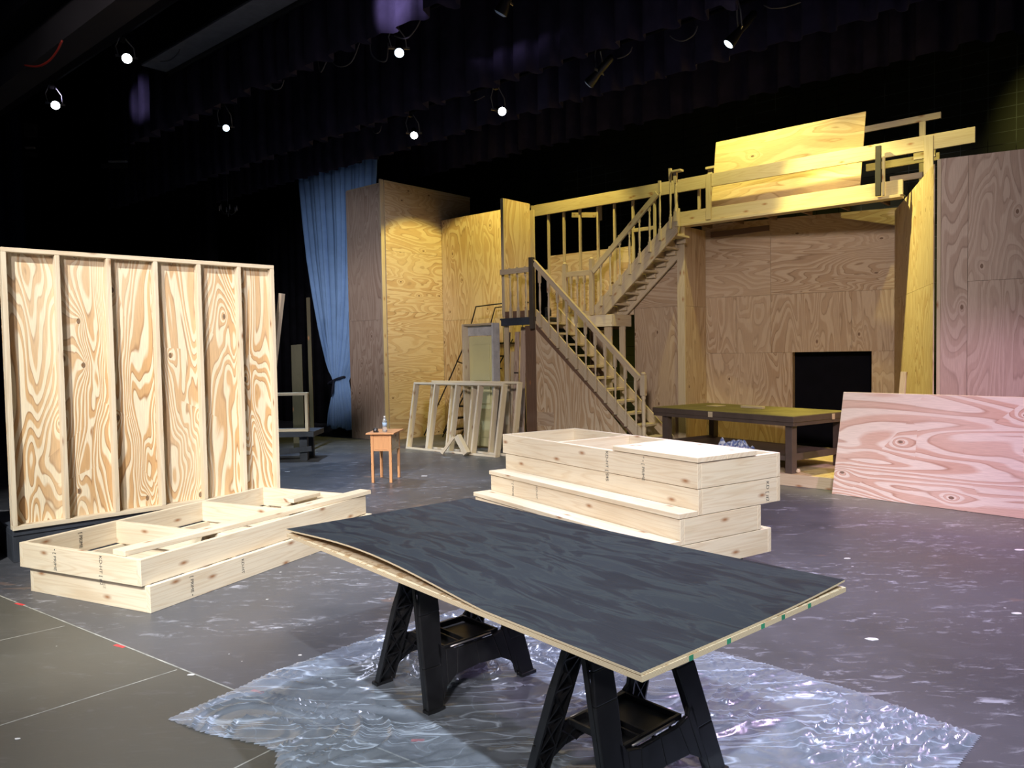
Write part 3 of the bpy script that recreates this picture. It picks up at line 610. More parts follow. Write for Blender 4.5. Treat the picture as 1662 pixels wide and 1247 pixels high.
# ------------------------------------------------------------------ long open platform frames at left
FR['L'] = (-2.5274, 5.1633, 1.1237)
def open_box(name, lab, x0, x1, y0, y1, z, h, joists, fr, grp, mat='lumber', frontcap=True):
    t = Thing(name, lab, 'platform frame', ((x0 + x1) / 2, (y0 + y1) / 2, z), fr, grp)
    d = {}
    d['a'] = t.box('long_board', (x0, y0, z), (x1, y0 + T, z + h), mat); d['b'] = t.box('long_board', (x0, y1 - T, z), (x1, y1, z + h), mat)
    d['c'] = t.box('end_board', (x0, y0 + T + .0005, z), (x0 + T, y1 - T - .0005, z + h), mat); d['d'] = t.box('end_board', (x1 - T, y0 + T + .0005, z), (x1, y1 - T - .0005, z + h), mat)
    for j in joists: t.box('joist', (j - T / 2, y0 + T + .001, z), (j + T / 2, y1 - T - .001, z + h - .001), mat)
    return t, d
HB = 0.185
lower, dl = open_box('platform_frame', 'lower of the two long open timber frames stacked on the floor at left', 0.0, 2.53, -0.045, 1.25, 0.0, HB, (0.8, 1.7), 'L', 'long frames stacked at left')
upper, du = open_box('platform_frame', 'upper of the two long open timber frames, with a loose board lying across it', -0.03, 2.50, 0.0, 1.32, HB + .001, HB, (0.77, 1.68), 'L', 'long frames stacked at left')
def mkstamp(th, par, text, o, xd, yd, h): stamp(th, text, o, xd, yd, h, th.base, parent=par)
# stamps printed on the boards
mkstamp(upper, du['c'], 'S-DRY', (-0.0312, 0.97, HB * 2 - 0.012), (0, 0, -1), (0, 1, 0), 0.045) if False else None
mkstamp(upper, du['c'], '\u2022 [ PRIME', (-0.0309, 0.92, HB * 2 - 0.008), (0, 0, -1), (0, -1, 0), 0.042)
mkstamp(upper, du['c'], 'KD-HT [ #2', (-0.0309, 0.42, HB * 2 - 0.008), (0, 0, -1), (0, -1, 0), 0.042)
mkstamp(upper, du['b'], '[ PRIME', (0.42, 1.2805, HB * 2 - 0.02), (0, 0, -1), (1, 0, 0), 0.04)
mkstamp(lower, dl['a'], '[ PRIME \u2022', (0.34, -0.0456, HB - 0.02), (0, 0, -1), (1, 0, 0), 0.038)
mkstamp(lower, dl['a'], 'KD-HT', (0.83, -0.0456, HB - 0.02), (0, 0, -1), (1, 0, 0), 0.038)
solo('loose_board', MB().beam((-0.01, 0.24, 2 * HB + .022), (2.56, 0.045, 2 * HB + .022), 0.14, 0.038), 'lumber', 'long loose pine board lying along the top of the stacked frames at left', 'board', (1.2, 0.1, 2 * HB + .002), 'L')
solo('wood_offcut', MB().box((2.12, 0.52, 2 * HB + .003), (2.4, 0.66, 2 * HB + .041), (1, 0, 0), Matrix.Translation((0, 0, -0.06)) ), 'lumber', 'short pine offcut lying lowest in the far bay of the upper long frame', 'offcut', (2.3, 0.6, 0.33), 'L', 'offcuts on the long frame')
solo('wood_offcut', MB().box((1.99, 0.45, 2 * HB - .017), (2.37, 0.58, 2 * HB + .02), (1, 0, 0)), 'lumber', 'short pine offcut topmost in the far bay of the upper long frame', 'offcut', (2.2, 0.5, 0.36), 'L', 'offcuts on the long frame')
solo('lumber_block', MB().box((2.0, 0.42, 0.19), (2.35, 0.62, 0.308), (1, 0, 0)), 'lumber', 'pine block under the offcuts in the far bay of the long frame', 'offcut', (2.2, 0.5, 0.19), 'L')

# ------------------------------------------------------------------ the step and frame stack in the middle
FR['K'] = (1.2707, 5.2521, math.atan2(0.544, 0.839))     # x = back depth, y = length
ZB = 0.212; LK = 2.52
def stk(name, lab, x0, x1, y0, y1, z, joists, grp=None):
    t = Thing(name, lab, 'platform frame', ((x0 + x1) / 2, (y0 + y1) / 2, z), 'K', grp); d = {}
    h = HB - .004
    d['a'] = t.box('long_board', (x0, y0, z), (x0 + T, y1, z + h), 'lumber'); d['b'] = t.box('long_board', (x1 - T, y0, z), (x1, y1, z + h), 'lumber')
    d['c'] = t.box('end_board', (x0 + T + .0005, y0, z), (x1 - T - .0005, y0 + T, z + h), 'lumber'); d['d'] = t.box('end_board', (x0 + T + .0005, y1 - T, z), (x1 - T - .0005, y1, z + h), 'lumber')
    for j in joists: t.box('joist', (x0 + T + .001, j - T / 2, z), (x1 - T - .001, j + T / 2, z + h - .001), 'lumber')
    return t, d
k4, d4 = stk('platform_frame', 'top open timber frame of the central stack, its bays visible', 0, 0.88, 0, LK, ZB + 3 * HB, (0.86, 1.66), 'frames in the central stack')
k3, d3 = stk('platform_frame', 'second timber frame from the top of the central stack', 0.006, 0.88, -0.0, 2.48, ZB + 2 * HB, (0.86, 1.66), 'frames in the central stack')
k2, d2 = stk('step_frame', 'third layer of the central stack, a timber frame reaching forward under a plank tread', -0.17, 0.66, 0.0, 2.47, ZB + HB, (0.86, 1.66), 'frames in the central stack')
k1, d1 = stk('step_frame', 'lowest frame of the central stack, reaching farthest forward under a plank tread', -0.345, 0.775, 0.0, 2.47, ZB, (0.86, 1.66), 'frames in the central stack')
def slab(name, lab, cat, x0, x1, y0, y1, z, grp, mat='lumber', th=0.036): return solo(name, MB().box((x0, y0, z), (x1, y1, z + th), (0, 1, 0)), mat, lab, cat, ((x0 + x1) / 2, (y0 + y1) / 2, z), 'K', grp)
slab('tread_plank', 'upper plank tread lying along the front of the central stack', 'plank', -0.185, -0.003, -0.005, 2.48, ZB + 2 * HB, 'tread planks of the central stack')
slab('tread_plank', 'lower plank tread lying along the front of the central stack beside the black sheet', 'plank', -0.36, -0.173, -0.005, 2.48, ZB + HB, 'tread planks of the central stack')
slab('loose_plank', 'wide front plank lying flat on the right end of the central stack', 'plank', -0.012, 0.283, -0.012, 0.88, ZB + 4 * HB, 'planks on the top frame')
slab('loose_plank', 'wide rear plank lying flat on the right end of the central stack', 'plank', 0.286, 0.60, -0.012, 0.90, ZB + 4 * HB, 'planks on the top frame')
def kst(th, par, text, y, x, ztop, h=0.04, face='front'):
    if face == 'front': stamp(th, text, (x - 0.0007, y, ztop - 0.012), (0, 0, -1), (0, -1, 0), h, th.base, parent=par)
    else: stamp(th, text, (x, y - 0.0007, ztop - 0.02), (0, 0, -1), (1, 0, 0), h, th.base, parent=par)
kst(k4, d4['a'], '* \u2022 [ PRIME', 0.56, 0, ZB + 4 * HB)
kst(k4, d4['a'], 'KD-HT [ S4S', 0.98, 0, ZB + 4 * HB, 0.045)
kst(k2, d2['a'], '* [ PRIME', 2.10, -0.17, ZB + 2 * HB, 0.036)
kst(k2, d2['a'], 'KD-HT', 1.72, -0.17, ZB + 2 * HB, 0.036)
kst(k3, d3['c'], 'KD [ #2', 0, 0.72, ZB + 3 * HB, 0.045, 'end')
ct = Thing('castered_base', 'low dark wheeled base under the central timber stack', 'base', (0.3, 1.2, 0), 'K')
ct.box('base_frame', (-0.2, 0.12, 0.145), (0.60, 2.35, ZB - .002), 'dark_wood')
for cx_ in (-0.1, 0.50):
    for cy_ in (0.2, 2.2):
        ct.part('caster', MB().lathe((cx_, cy_ - 0.02, 0.062), [(0.06, 0), (0.062, 0.01), (0.062, 0.03), (0.06, 0.04)], (0, 1, 0), 16), 'black_metal')
        ct.box('caster_fork', (cx_ - 0.03, cy_ - 0.032, 0.06), (cx_ + 0.03, cy_ - 0.024, 0.143), 'steel')

# ------------------------------------------------------------------ painted sheet on sawhorses, plastic film
FR['P'] = (0.3605, 2.1695, math.atan2(0.645, 0.764))      # x = short side (away right), y = long side (away left)
PW, PL, PZ = 1.219, 2.438, 0.795
def lift(u, v):      # gap between the warped painted sheet and the flat one
    # u across 0..1, v along 0 (near) ..1
    a = 0.050 * math.sin(PI * min(1, max(0, (v - 0.30) / 0.70))) ** 1.2 * (1 - u) ** 1.1
    b = 0.020 * max(0, (u - 0.45) / 0.55) ** 2 * (1 - v) ** 3
    c = 0.014 * v ** 3
    return a + b + c
def sag(u, v): return -0.018 * (1 - math.sin(PI * min(1, v))) * (1 - u) * 0.0
th_up = 0.0075
def top_fn(u, v): return (PW * u - 0.004 + 0.003, PL * v + 0.004, PZ + 0.001 + lift(u, v) + th_up)
mb = MB(); nu, nv = 30, 60
mb.grid(top_fn, nu, nv, uvf=(PW, PL))
mb.uv = [[(b_ * 1.0, a_ * 1.0) for a_, b_ in q] for q in mb.uv]
sh = Thing('painted_sheet', 'warped plywood sheet painted black lying on top, across the two black sawhorses', 'plywood sheet', (PW / 2, PL / 2, PZ), 'P')
sh.part('painted_face', mb, 'painted_plywood')
mb = MB(); mb.grid(lambda u, v: (PW * (1 - u) - 0.001, PL * v + 0.004, PZ + 0.001 + lift(1 - u, v)), nu, nv, uvf=(PW, PL)); sh.part('raw_underside', mb, 'plywood_wall')
mb = MB()
for (fu, n_) in ((lambda t: (t, 0), 40), (lambda t: (1, t), 60), (lambda t: (1 - t, 1), 40), (lambda t: (0, 1 - t), 60)):
    mb.grid(lambda s_, q, fu=fu: (lambda p: (p[0], p[1], p[2] - th_up * (1 - q)))(top_fn(*fu(s_))), n_, 1, smooth=False)
sh.part('sheet_edge', mb, 'plywood_edge', label='pale raw plywood edge')
lo = Thing('plywood_sheet', 'flat raw plywood sheet under the black painted one, on the sawhorses', 'plywood sheet', (PW / 2, PL / 2, PZ - 0.018), 'P')
mb = MB().box((0, 0, PZ - 0.0185), (PW, PL, PZ - 0.0005), (0, 1, 0)); lo.part('board', mb, 'plywood_edge')
for a_ in (0.22, 0.42, 0.62, 0.75, 0.93): lo.part('green_mark', MB().box((a_, -0.0006, PZ - 0.018), (a_ + 0.022, 0.0, PZ - 0.001)), 'green_paint', label='green paint smear on the edge')

def sawhorse(lab, cx, cy, ang):
    FR['H'] = None
    base = (cx, cy, 0); fr = 'H%d' % len(FR); FR[fr] = (cx, cy, ang)
    t = Thing('sawhorse', lab, 'sawhorse', (0, 0, 0), fr, 'black folding sawhorses')
    Lh, Hh = 0.345, PZ - 0.0195; yt, yb = 0.03, 0.245
    def P(x, z, s, o=0.0): k = z / Hh; return Vector((x, s * (yb + (yt - yb) * k + o), z))
    for s in (-1, 1):
        mb = MB(); th = 0.022
        def poly(pts, mb=mb, s=s, o=0.0, th=th):
            a = [P(x, z, s, o) for x, z in pts]; e = Vector((0, -s * th, 0)); mb.prism(a if s < 0 else a[::-1], e, (0, 0, 1))
        zt = Hh
        poly([(-0.27, zt - 0.11), (0.27, zt - 0.11), (0.27, zt), (-0.27, zt)])
        for e in (-1, 1):
            L_ = [(e * 0.27, zt - 0.10), (e * 0.285, zt - 0.22), (e * 0.31, 0.44), (e * 0.335, 0.20), (e * 0.355, 0.0)]
            R_ = [(e * 0.165, zt - 0.10), (e * 0.175, zt - 0.22), (e * 0.185, 0.44), (e * 0.225, 0.20), (e * 0.262, 0.0)]
            for k in range(4):
                q = [L_[k], L_[k + 1], R_[k + 1], R_[k]]; poly(q if e > 0 else q[::-1])
        arch = [(-0.25, 0.035), (-0.215, 0.095), (-0.15, 0.13), (0, 0.14), (0.15, 0.13), (0.215, 0.095), (0.25, 0.035)]
        topc = [(-0.235, 0.31), (-0.19, 0.26), (-0.12, 0.245), (0, 0.245), (0.12, 0.245), (0.19, 0.26), (0.235, 0.31)]
        for k in range(6): poly([arch[k], arch[k + 1], topc[k + 1], topc[k]])
        for e in (-1, 1): poly([(e * 0.165, zt - 0.10), (e * 0.165, zt - 0.17), (e * 0.12, zt - 0.10)] if e < 0 else [(e * 0.12, zt - 0.10), (e * 0.165, zt - 0.17), (e * 0.165, zt - 0.10)])
        side = t.part('side_frame', mb, 'black_plastic', bevel=0.005)
        rb = MB()
        def rib(a, b, w_=0.006, rb=rb, s=s): 
            p, q = P(a[0], a[1], s, -0.030), P(b[0], b[1], s, -0.030); rb.beam(p, q, 0.022, w_, side=(0, 1, 0))
        for e in (-1, 1):
            for k in range(5):
                za, zb = 0.04 + k * 0.13, 0.04 + (k + 1) * 0.13
                def xl(z): return e * (0.35 - 0.10 * z)
                def xr(z): return e * (0.258 - 0.11 * z if z < 0.6 else 0.19)
                rib((xl(za), za), (xr(zb), zb)); rib((xr(za), za), (xl(zb), zb)); rib((xl(zb), zb), (xr(zb), zb))
            rib((e * 0.348, 0.02), (e * 0.285, 0.66), 0.010); rib((e * 0.255, 0.02), (e * 0.18, 0.60), 0.010)
        for k in range(4): rib((-0.22 + k * 0.11, 0.15), (-0.11 + k * 0.11, 0.235)); rib((-0.22 + k * 0.11, 0.235), (-0.11 + k * 0.11, 0.15))
        t.part('rib_web', rb, 'black_plastic', parent=side)
        for e in (-1, 1): t.part('foot_pad', MB().box(P(e * 0.258, 0.001, s, 0.006), P(e * 0.36, 0.018, s, -0.036)), 'black_plastic')
    zt_ = 0.235
    mb = MB(); mb.box((-0.175, -0.135, zt_), (0.175, 0.135, zt_ + 0.008))
    for a, b in (((-0.18, -0.148), (0.18, -0.133)), ((-0.18, 0.133), (0.18, 0.148)), ((-0.18, -0.133), (-0.165, 0.133)), ((0.165, -0.133), (0.18, 0.133)), ((-0.085, -0.133), (-0.075, 0.133)), ((-0.04, -0.133), (-0.03, 0.133))): mb.box((a[0], a[1], zt_ + .008), (b[0], b[1], zt_ + 0.03))
    t.part('tool_tray', mb, 'black_plastic', bevel=0.002)
    for s in (-1, 1): t.part('hinge_rod', MB().tube([(-0.15, s * 0.158, zt_ + 0.022), (0.12, s * 0.158, zt_ + 0.022)], 0.005, 8), 'steel')
    t.part('top_hinge', MB().tube([(-0.26, 0, Hh - 0.03), (0.26, 0, Hh - 0.03)], 0.012, 8), 'black_metal')
    return t
sawhorse('black plastic folding sawhorse under the far left half of the painted sheet', -0.33, 4.02, 0.74)
sawhorse('black plastic folding sawhorse nearest the camera, under the right half of the painted sheet', 0.43, 3.02, 0.74)

# plastic film on the floor: wrinkled sheet with its own folds
outl = [(-1.684, 3.611), (-1.445, 3.46), (-1.15, 3.35), (-1.06, 3.28), (-1.02, 3.14), (-0.95, 2.3), (0.2, 1.5), (1.0, 2.0), (1.5, 2.78), (2.046, 3.322), (1.684, 3.801), (1.40, 4.10), (1.166, 4.301), (0.60, 4.72), (0.1, 5.05), (-0.326, 5.174), (-0.55, 4.98), (-0.773, 4.785), (-1.05, 4.45), (-1.339, 4.152), (-1.5, 3.88)]
def inside(x, y, P=outl):
    c = False; n = len(P)
    for i in range(n):
        x1, y1 = P[i]; x2, y2 = P[(i + 1) % n]
        if (y1 > y) != (y2 > y) and x < (x2 - x1) * (y - y1) / (y2 - y1) + x1: c = not c
    return c
feet = []
for (cx, cy) in ((-0.33, 4.02), (0.43, 3.02)):
    for ex in (-1, 1):
        for ey in (-1, 1):
            a = 0.74; x_, y_ = ex * 0.31, ey * 0.24; feet.append((cx + x_ * math.cos(a) - y_ * math.sin(a), cy + x_ * math.sin(a) + y_ * math.cos(a)))
def edge_dist(x, y):
    best = 9
    for i in range(len(outl)):
        ax, ay = outl[i]; bx, by = outl[(i + 1) % len(outl)]; dx, dy = bx - ax, by - ay
        t = max(0, min(1, ((x - ax) * dx + (y - ay) * dy) / (dx * dx + dy * dy))); best = min(best, math.hypot(x - ax - t * dx, y - ay - t * dy))
    return best
def film_h(x, y):
    p = Vector((x, y, 0))
    a = noise.noise(Vector((x * 1.1 + 3, y * 1.1, 0.3))) * 1.6
    ca, sa = math.cos(a), math.sin(a); u = x * ca + y * sa; v = -x * sa + y * ca
    n1 = 1 - abs(noise.noise(Vector((u * 0.9, v * 6.5, 1.7)))) * 2.0
    n2 = 1 - abs(noise.noise(Vector((u * 4.0 + v * 5, v * 14.0, 4.2)))) * 2.0
    n3 = noise.noise(Vector((x * 30, y * 24, 9.0)))
    h = 0.020 * max(0, n1) ** 7 + 0.006 * max(0, n2) ** 5 + 0.0004 * (n3 + 1)
    k = min(1.0, min(math.hypot(x - f_[0], y - f_[1]) for f_ in feet) / 0.14)
    r = noise.noise(Vector((x * .8, y * .8, 7)))
    h *= (0.65 + 0.7 * max(0, r + 0.35)) * k * k
    return 0.0022 + h * min(1, edge_dist(x, y) / 0.05 + 0.25)
st_ = 0.0145; mb = MB(); idx = {}
nx = int((2.1 + 1.75) / st_); ny = int((5.25 - 1.5) / st_)
def vid(i, j):
    if (i, j) not in idx:
        x, y = -1.75 + i * st_, 1.5 + j * st_; idx[(i, j)] = len(mb.v); mb.v.append(Vector((x, y, film_h(x, y))))
    return idx[(i, j)]
for j in range(ny):
    for i in range(nx):
        if inside(-1.75 + (i + .5) * st_, 1.5 + (j + .5) * st_):
            mb.f.append([vid(i, j), vid(i + 1, j), vid(i + 1, j + 1), vid(i, j + 1)]); mb.sm.append(True); mb.uv.append([(0, 0)] * 4)
solo('plastic_dropcloth', mb, 'plastic_film', 'clear wrinkled plastic drop cloth spread on the floor under the sawhorses', 'drop cloth', (0, 3.4, 0), 'W', None, 0)

# floor tape and scraps
def tape(px, py, lab, ln=0.09, a=-0.5): 
    p = floor_pt(px, py); c, s_ = math.cos(a), math.sin(a); d = Vector((c, s_, 0)) * ln / 2; n = Vector((-s_, c, 0)) * 0.011; z = Vector((0, 0, 0.0008))
    solo('spike_tape', MB().prism([p - d - n, p + d - n, p + d + n, p - d + n], z), 'red_tape', lab, 'tape', p, 'W', 'red spike tape on the floor', 0)
tape(32, 981, 'red tape mark on the floor at the far left, nearest the stacked frames', 0.10)
tape(194, 1049, 'red tape mark on the joint line left of the plastic')
tape(418, 1123, 'red tape mark under the left edge of the plastic', 0.08)
tape(678, 1202, 'red tape mark under the plastic between the sawhorses', 0.06, 0)
rnd = random.Random(3)
for (px, py, s_, lab) in ((466, 766, 0.06, 'white scrap on the floor beside the left stud wall'), (310, 1096, 0.022, 'tiny white scrap beside the joint line'), (1375, 907, 0.03, 'white chip on the open floor at right'), (1655, 893, 0.05, 'white scrap at the right edge of the floor'), (28, 1200, 0.015, 'tiny bluish scrap on the apron at lower left'), (1650, 996, 0.04, 'white scrap at the right edge, nearer the camera'), (1415, 1038, 0.05, 'long white scrape chip right of the sheet'), (689, 773, 0.05, 'white scrap on the floor near the small brown desk'), (487, 1064, 0.012, 'tiny white dot on the floor left of the plastic')):
    p = floor_pt(px, py); n_ = 7; pts = [p + Vector((s_ * rnd.uniform(.6, 1.1) * math.cos(k / n_ * 2 * PI), 0.5 * s_ * rnd.uniform(.6, 1.1) * math.sin(k / n_ * 2 * PI), 0.0002)) for k in range(n_)]
    solo('paper_scrap', MB().prism(pts, (0, 0, 0.003)), 'white_scrap', lab, 'scrap', p, 'W', 'white scraps on the floor', 0)

# ------------------------------------------------------------------ small desk, bottle, tape measure
FR['D'] = (-1.93, 10.32, -0.10)
dk = Thing('small_desk', 'small orange-brown wooden side table with a drawer case standing on the open floor', 'side table', (0.14, 0.24, 0), 'D')
for x in (0, 0.25):
    for y in (0, 0.44): dk.box('leg', (x, y, 0), (x + 0.036, y + 0.036, 0.66), 'desk_wood')
dk.box('front_panel', (0.037, 0.006, 0.43), (0.249, 0.018, 0.66), 'desk_wood'); dk.box('panel_moulding', (0.055, 0.0, 0.45), (0.23, 0.006, 0.463), 'desk_wood'); dk.box('panel_moulding', (0.055, 0.0, 0.625), (0.23, 0.006, 0.638), 'desk_wood')
dk.box('side_panel', (0.270, 0.037, 0.45), (0.282, 0.439, 0.66), 'lumber', (0, 1, 0)); dk.box('side_panel', (0.004, 0.037, 0.45), (0.016, 0.439, 0.66), 'desk_wood', (0, 1, 0)); dk.box('back_panel', (0.037, 0.46, 0.45), (0.249, 0.472, 0.66), 'desk_wood')
dk.box('side_rail', (0.266, 0.037, 0.42), (0.284, 0.439, 0.447), 'lumber')
dk.box('desk_top', (-0.05, -0.05, 0.661), (0.335, 0.53, 0.682), 'desk_wood', (0, 1, 0))
bo = Thing('water_bottle', 'clear water bottle with a white cap standing on the small brown side table', 'bottle', (0.17, 0.12, 0.683), 'D')
bo.part('bottle_body', MB().lathe((0.17, 0.12, 0.683), [(0.028, 0), (0.032, 0.01), (0.032, 0.06), (0.030, 0.065), (0.032, 0.07), (0.032, 0.135), (0.028, 0.155), (0.014, 0.185), (0.012, 0.195)], n=18), 'clear_plastic')
bo.part('label', MB().lathe((0.17, 0.12, 0.683), [(0.0328, 0.075), (0.0328, 0.125)], n=18), 'bottle_label'); bo.part('cap', MB().lathe((0.17, 0.12, 0.878), [(0.014, 0), (0.014, 0.018)], n=14), 'white_scrap')
tm = Thing('tape_measure', 'black tape measure lying left of the bottle on the small side table', 'tape measure', (0.08, 0.05, 0.683), 'D')
tm.part('case', MB().lathe((0.06, 0.03, 0.714), [(0.02, 0), (0.031, 0.004), (0.031, 0.034), (0.02, 0.038)], (0, 1, 0), 16), 'black_plastic'); tm.box('case_foot', (0.03, 0.035, 0.683), (0.10, 0.063, 0.70), 'black_plastic')
tm.part('case_badge', MB().lathe((0.06, 0.0285, 0.714), [(0.014, 0), (0.014, 0.002)], (0, 1, 0), 12), 'grey_metal')

# ------------------------------------------------------------------ leaning stud frames (frame S)
def leanframe(lab, p0, p1, lean_, h, n, dp, off=0.0):
    # p0,p1 bottom ends in world; leans back
    p0 = Vector((*p0, 0)); p1 = Vector((*p1, 0)); u = (p1 - p0).normalized(); nb = Vector((-u.y, u.x, 0)); ln = (p1 - p0).length
    yaw = math.atan2(u.y, u.x); fr = 'Q%d' % len(FR); FR[fr] = (p0.x, p0.y, yaw)
    t = Thing('timber_framework', lab, 'timber frame', (ln / 2, 0.0, 0.0), fr, 'leaning stud frames')
    ang = math.asin(lean_ / h); R_ = Matrix.Rotation(-ang, 4, 'X'); R_ = Matrix.Translation((0, 0, 0.002)) @ R_
    def bx(nm, a, b, mat='lumber'): t.part(nm, MB().box(a, b, None, R_), mat, bevel=0.003)
    bx('bottom_plate', (0, 0, 0), (ln, dp, T)); bx('top_plate', (0, 0, h - T), (ln, dp, h))
    for k in range(n):
        x = k / (n - 1) * (ln - T); bx('stud', (x, 0, T + .001), (x + T, dp, h - T - .001))
    return t
leanframe('front stud frame of pink-lit timber leaning back on the floor left of the stairs', (-1.98, 14.02), (-0.30, 12.60), 0.24, 1.24, 5, 0.12)
leanframe('rear stud frame leaning behind the front one, its end showing at right', (-1.62, 14.02), (-0.02, 12.67), 0.20, 1.26, 5, 0.12)
ws = [floor_pt(719, 738), floor_pt(768, 740), floor_pt(742, 722)]
apex = Vector((-0.98, 13.02, 0.33))
solo('wood_scrap', MB().beam(Vector((-1.22, 13.05, 0.03)), apex + Vector((-0.03, 0.0, -0.02)), 0.10, 0.05), 'lumber', 'short pine offcut propped up, left one of the pair before the stud frame', 'offcut', (-1.22, 13.05, 0), 'W', 'propped offcuts')
solo('wood_scrap', MB().beam(Vector((-0.78, 12.86, 0.04)), apex + Vector((0.035, -0.02, 0.0)), 0.09, 0.10), 'lumber', 'short pine offcut propped up, right one of the pair before the stud frame', 'offcut', (-0.78, 12.86, 0), 'W', 'propped offcuts')

# ------------------------------------------------------------------ the set (frame S)
def wall_sheets(t, axis, u0, u1, v, z0, z1, rows, cols, mat, th=0.012, grains=None):
    # axis 'x': sheets span x' in plane y'=v ; axis 'y': span y' in plane x'=v
    zs = rows; us = cols; g = 0.003
    for i in range(len(zs) - 1):
        for j in range(len(us) - 1):
            gr = (0, 0, 1)
            if grains and grains[i % len(grains)] == 'h': gr = (1, 0, 0) if axis == 'x' else (0, 1, 0)
            a0_, a1_ = us[j] + (g / 2 if j else 0), us[j + 1] - (g / 2 if j < len(us) - 2 else 0); b0, b1 = zs[i] + (g / 2 if i else 0), zs[i + 1] - (g / 2 if i < len(zs) - 2 else 0)
            if axis == 'x': A_, B_ = (a0_, v, b0), (a1_, v + th, b1)
            else: A_, B_ = (v - th, a0_, b0), (v, a1_, b1)
            t.box('plywood_sheet', A_, B_, mat, gr, 0)
# tall corner wall: purple-lit front strip and the yellow-lit return
w0 = Thing('set_wall', 'narrow tall plywood wall beside the blue curtain, unlit and purplish', 'wall panel', (-12.55, 9.93, 0), 'S')
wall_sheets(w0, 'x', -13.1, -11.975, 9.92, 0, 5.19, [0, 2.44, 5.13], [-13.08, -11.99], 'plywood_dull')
w0.box('edge_stud', (-11.988, 9.90, 0), (-11.95, 9.99, 5.22), 'lumber_brown' if False else 'lumber_set')
w0.box('top_plate', (-13.08, 9.935, 5.131), (-11.99, 10.02, 5.16), 'lumber_set')
w0.box('frame_stud', (-13.08, 9.935, 0), (-13.04, 10.02, 5.13), 'lumber_set')
w1 = Thing('set_wall', 'tallest plywood wall of the set, brightly lit yellow, seen at an angle', 'wall panel', (-11.96, 11.2, 0), 'S')
wall_sheets(w1, 'y', 0, 0, -11.935, 0, 5.2, [0, 1.37, 2.60, 3.82, 5.04, 5.17], [10.0, 12.45], 'plywood', grains=['h'])
w1.box('top_cap', (-11.99, 9.995, 5.172), (-11.93, 12.46, 5.21), 'lumber_set')
for k in range(5):
    y = 10.0 + k * 0.6; w1.box('frame_stud', (-12.04, y, 0), (-11.948, y + T, 5.17), 'lumber_set')
w2 = Thing('set_wall', 'plywood wall facing front between the tall yellow wall and the stairs', 'wall panel', (-10.4, 11.54, 0), 'S')
wall_sheets(w2, 'x', 0, 0, 11.54, 0, 4.59, [0, 2.44, 4.59], [-11.92, -10.7, -9.48], 'plywood')
w2.box('plywood_sheet', (-9.477, 11.54, 0), (-8.70, 11.552, 2.1), 'plywood', (0, 0, 1), 0)
w2.box('top_plate', (-11.92, 11.553, 4.55), (-9.48, 11.64, 4.59), 'lumber_set')
w3 = Thing('set_wall', 'small plywood panel standing on the landing, seen edge-on left of the stairs', 'wall panel', (-8.88, 10.45, 2.34), 'S')
w3.box('edge_stud', (-8.925, 10.07, 2.345), (-8.86, 10.109, 4.42), 'lumber_set'); w3.box('plywood_sheet', (-8.887, 10.11, 2.345), (-8.86, 10.80, 4.42), 'plywood', (0, 0, 1), 0)
w3.box('rear_stud', (-8.87, 10.801, 2.345), (-8.78, 10.84, 4.30), 'lumber_set')
w3.box('handle_loop', (-8.858, 10.62, 2.62), (-8.85, 10.72, 2.65), 'black_metal')

# ---- landing
ld = Thing('stair_landing', 'timber landing platform between the two stair flights', 'landing', (-8.0, 10.8, 2.1), 'S')
ld.box('deck', (-8.95, 10.03, 2.30), (-8.13, 10.66, 2.333), 'black_paint_wood', label='black painted deck corner')
ld.box('dark_fascia', (-8.90, 10.005, 2.20), (-8.20, 10.03, 2.325), 'black_paint_wood')
ld.box('deck', (-8.95, 10.661, 2.30), (-7.02, 11.18, 2.333), 'lumber_set')
ld.box('fascia_board', (-8.11, 10.635, 2.14), (-7.02, 10.66, 2.335), 'lumber', label='pale green-tinted fascia board')
ld.box('side_board', (-7.019, 10.64, 2.14), (-6.98, 11.18, 2.335), 'lumber_set')
ld.box('support_post', (-7.20, 10.68, 0), (-7.06, 10.72, 2.139), 'lumber_set'); ld.box('support_post', (-7.02, 10.86, 0), (-6.92, 10.90, 2.139), 'lumber_set')
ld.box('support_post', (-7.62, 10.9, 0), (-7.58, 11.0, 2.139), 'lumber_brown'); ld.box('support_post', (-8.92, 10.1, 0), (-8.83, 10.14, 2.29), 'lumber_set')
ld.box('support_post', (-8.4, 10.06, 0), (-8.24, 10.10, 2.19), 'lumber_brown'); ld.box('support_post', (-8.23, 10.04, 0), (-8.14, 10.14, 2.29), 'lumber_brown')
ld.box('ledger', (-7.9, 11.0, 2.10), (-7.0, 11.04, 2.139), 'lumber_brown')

BALP = [(0.5, 0.0), (0.5, 0.2), (0.42, 0.21), (0.5, 0.23), (0.32, 0.25), (0.46, 0.28), (0.3, 0.31), (0.42, 0.4), (0.52, 0.5), (0.44, 0.62), (0.3, 0.72), (0.46, 0.75), (0.32, 0.77), (0.5, 0.8), (0.5, 1.0)]
def baluster(t, p, h, wd=0.042, mat='lumber_set', name='baluster', parent=None):
    p = Vector(p); mb = MB(); mb.box(p + Vector((-wd / 2, -wd / 2, 0)), p + Vector((wd / 2, wd / 2, h * 0.2)), (0, 0, 1))
    mb.lathe(p, [(wd * r_, h * z_) for r_, z_ in BALP if 0.2 <= z_ <= 0.8], n=10)
    mb.box(p + Vector((-wd / 2, -wd / 2, h * 0.8)), p + Vector((wd / 2, wd / 2, h)), (0, 0, 1)); t.part(name, mb, mat, parent)
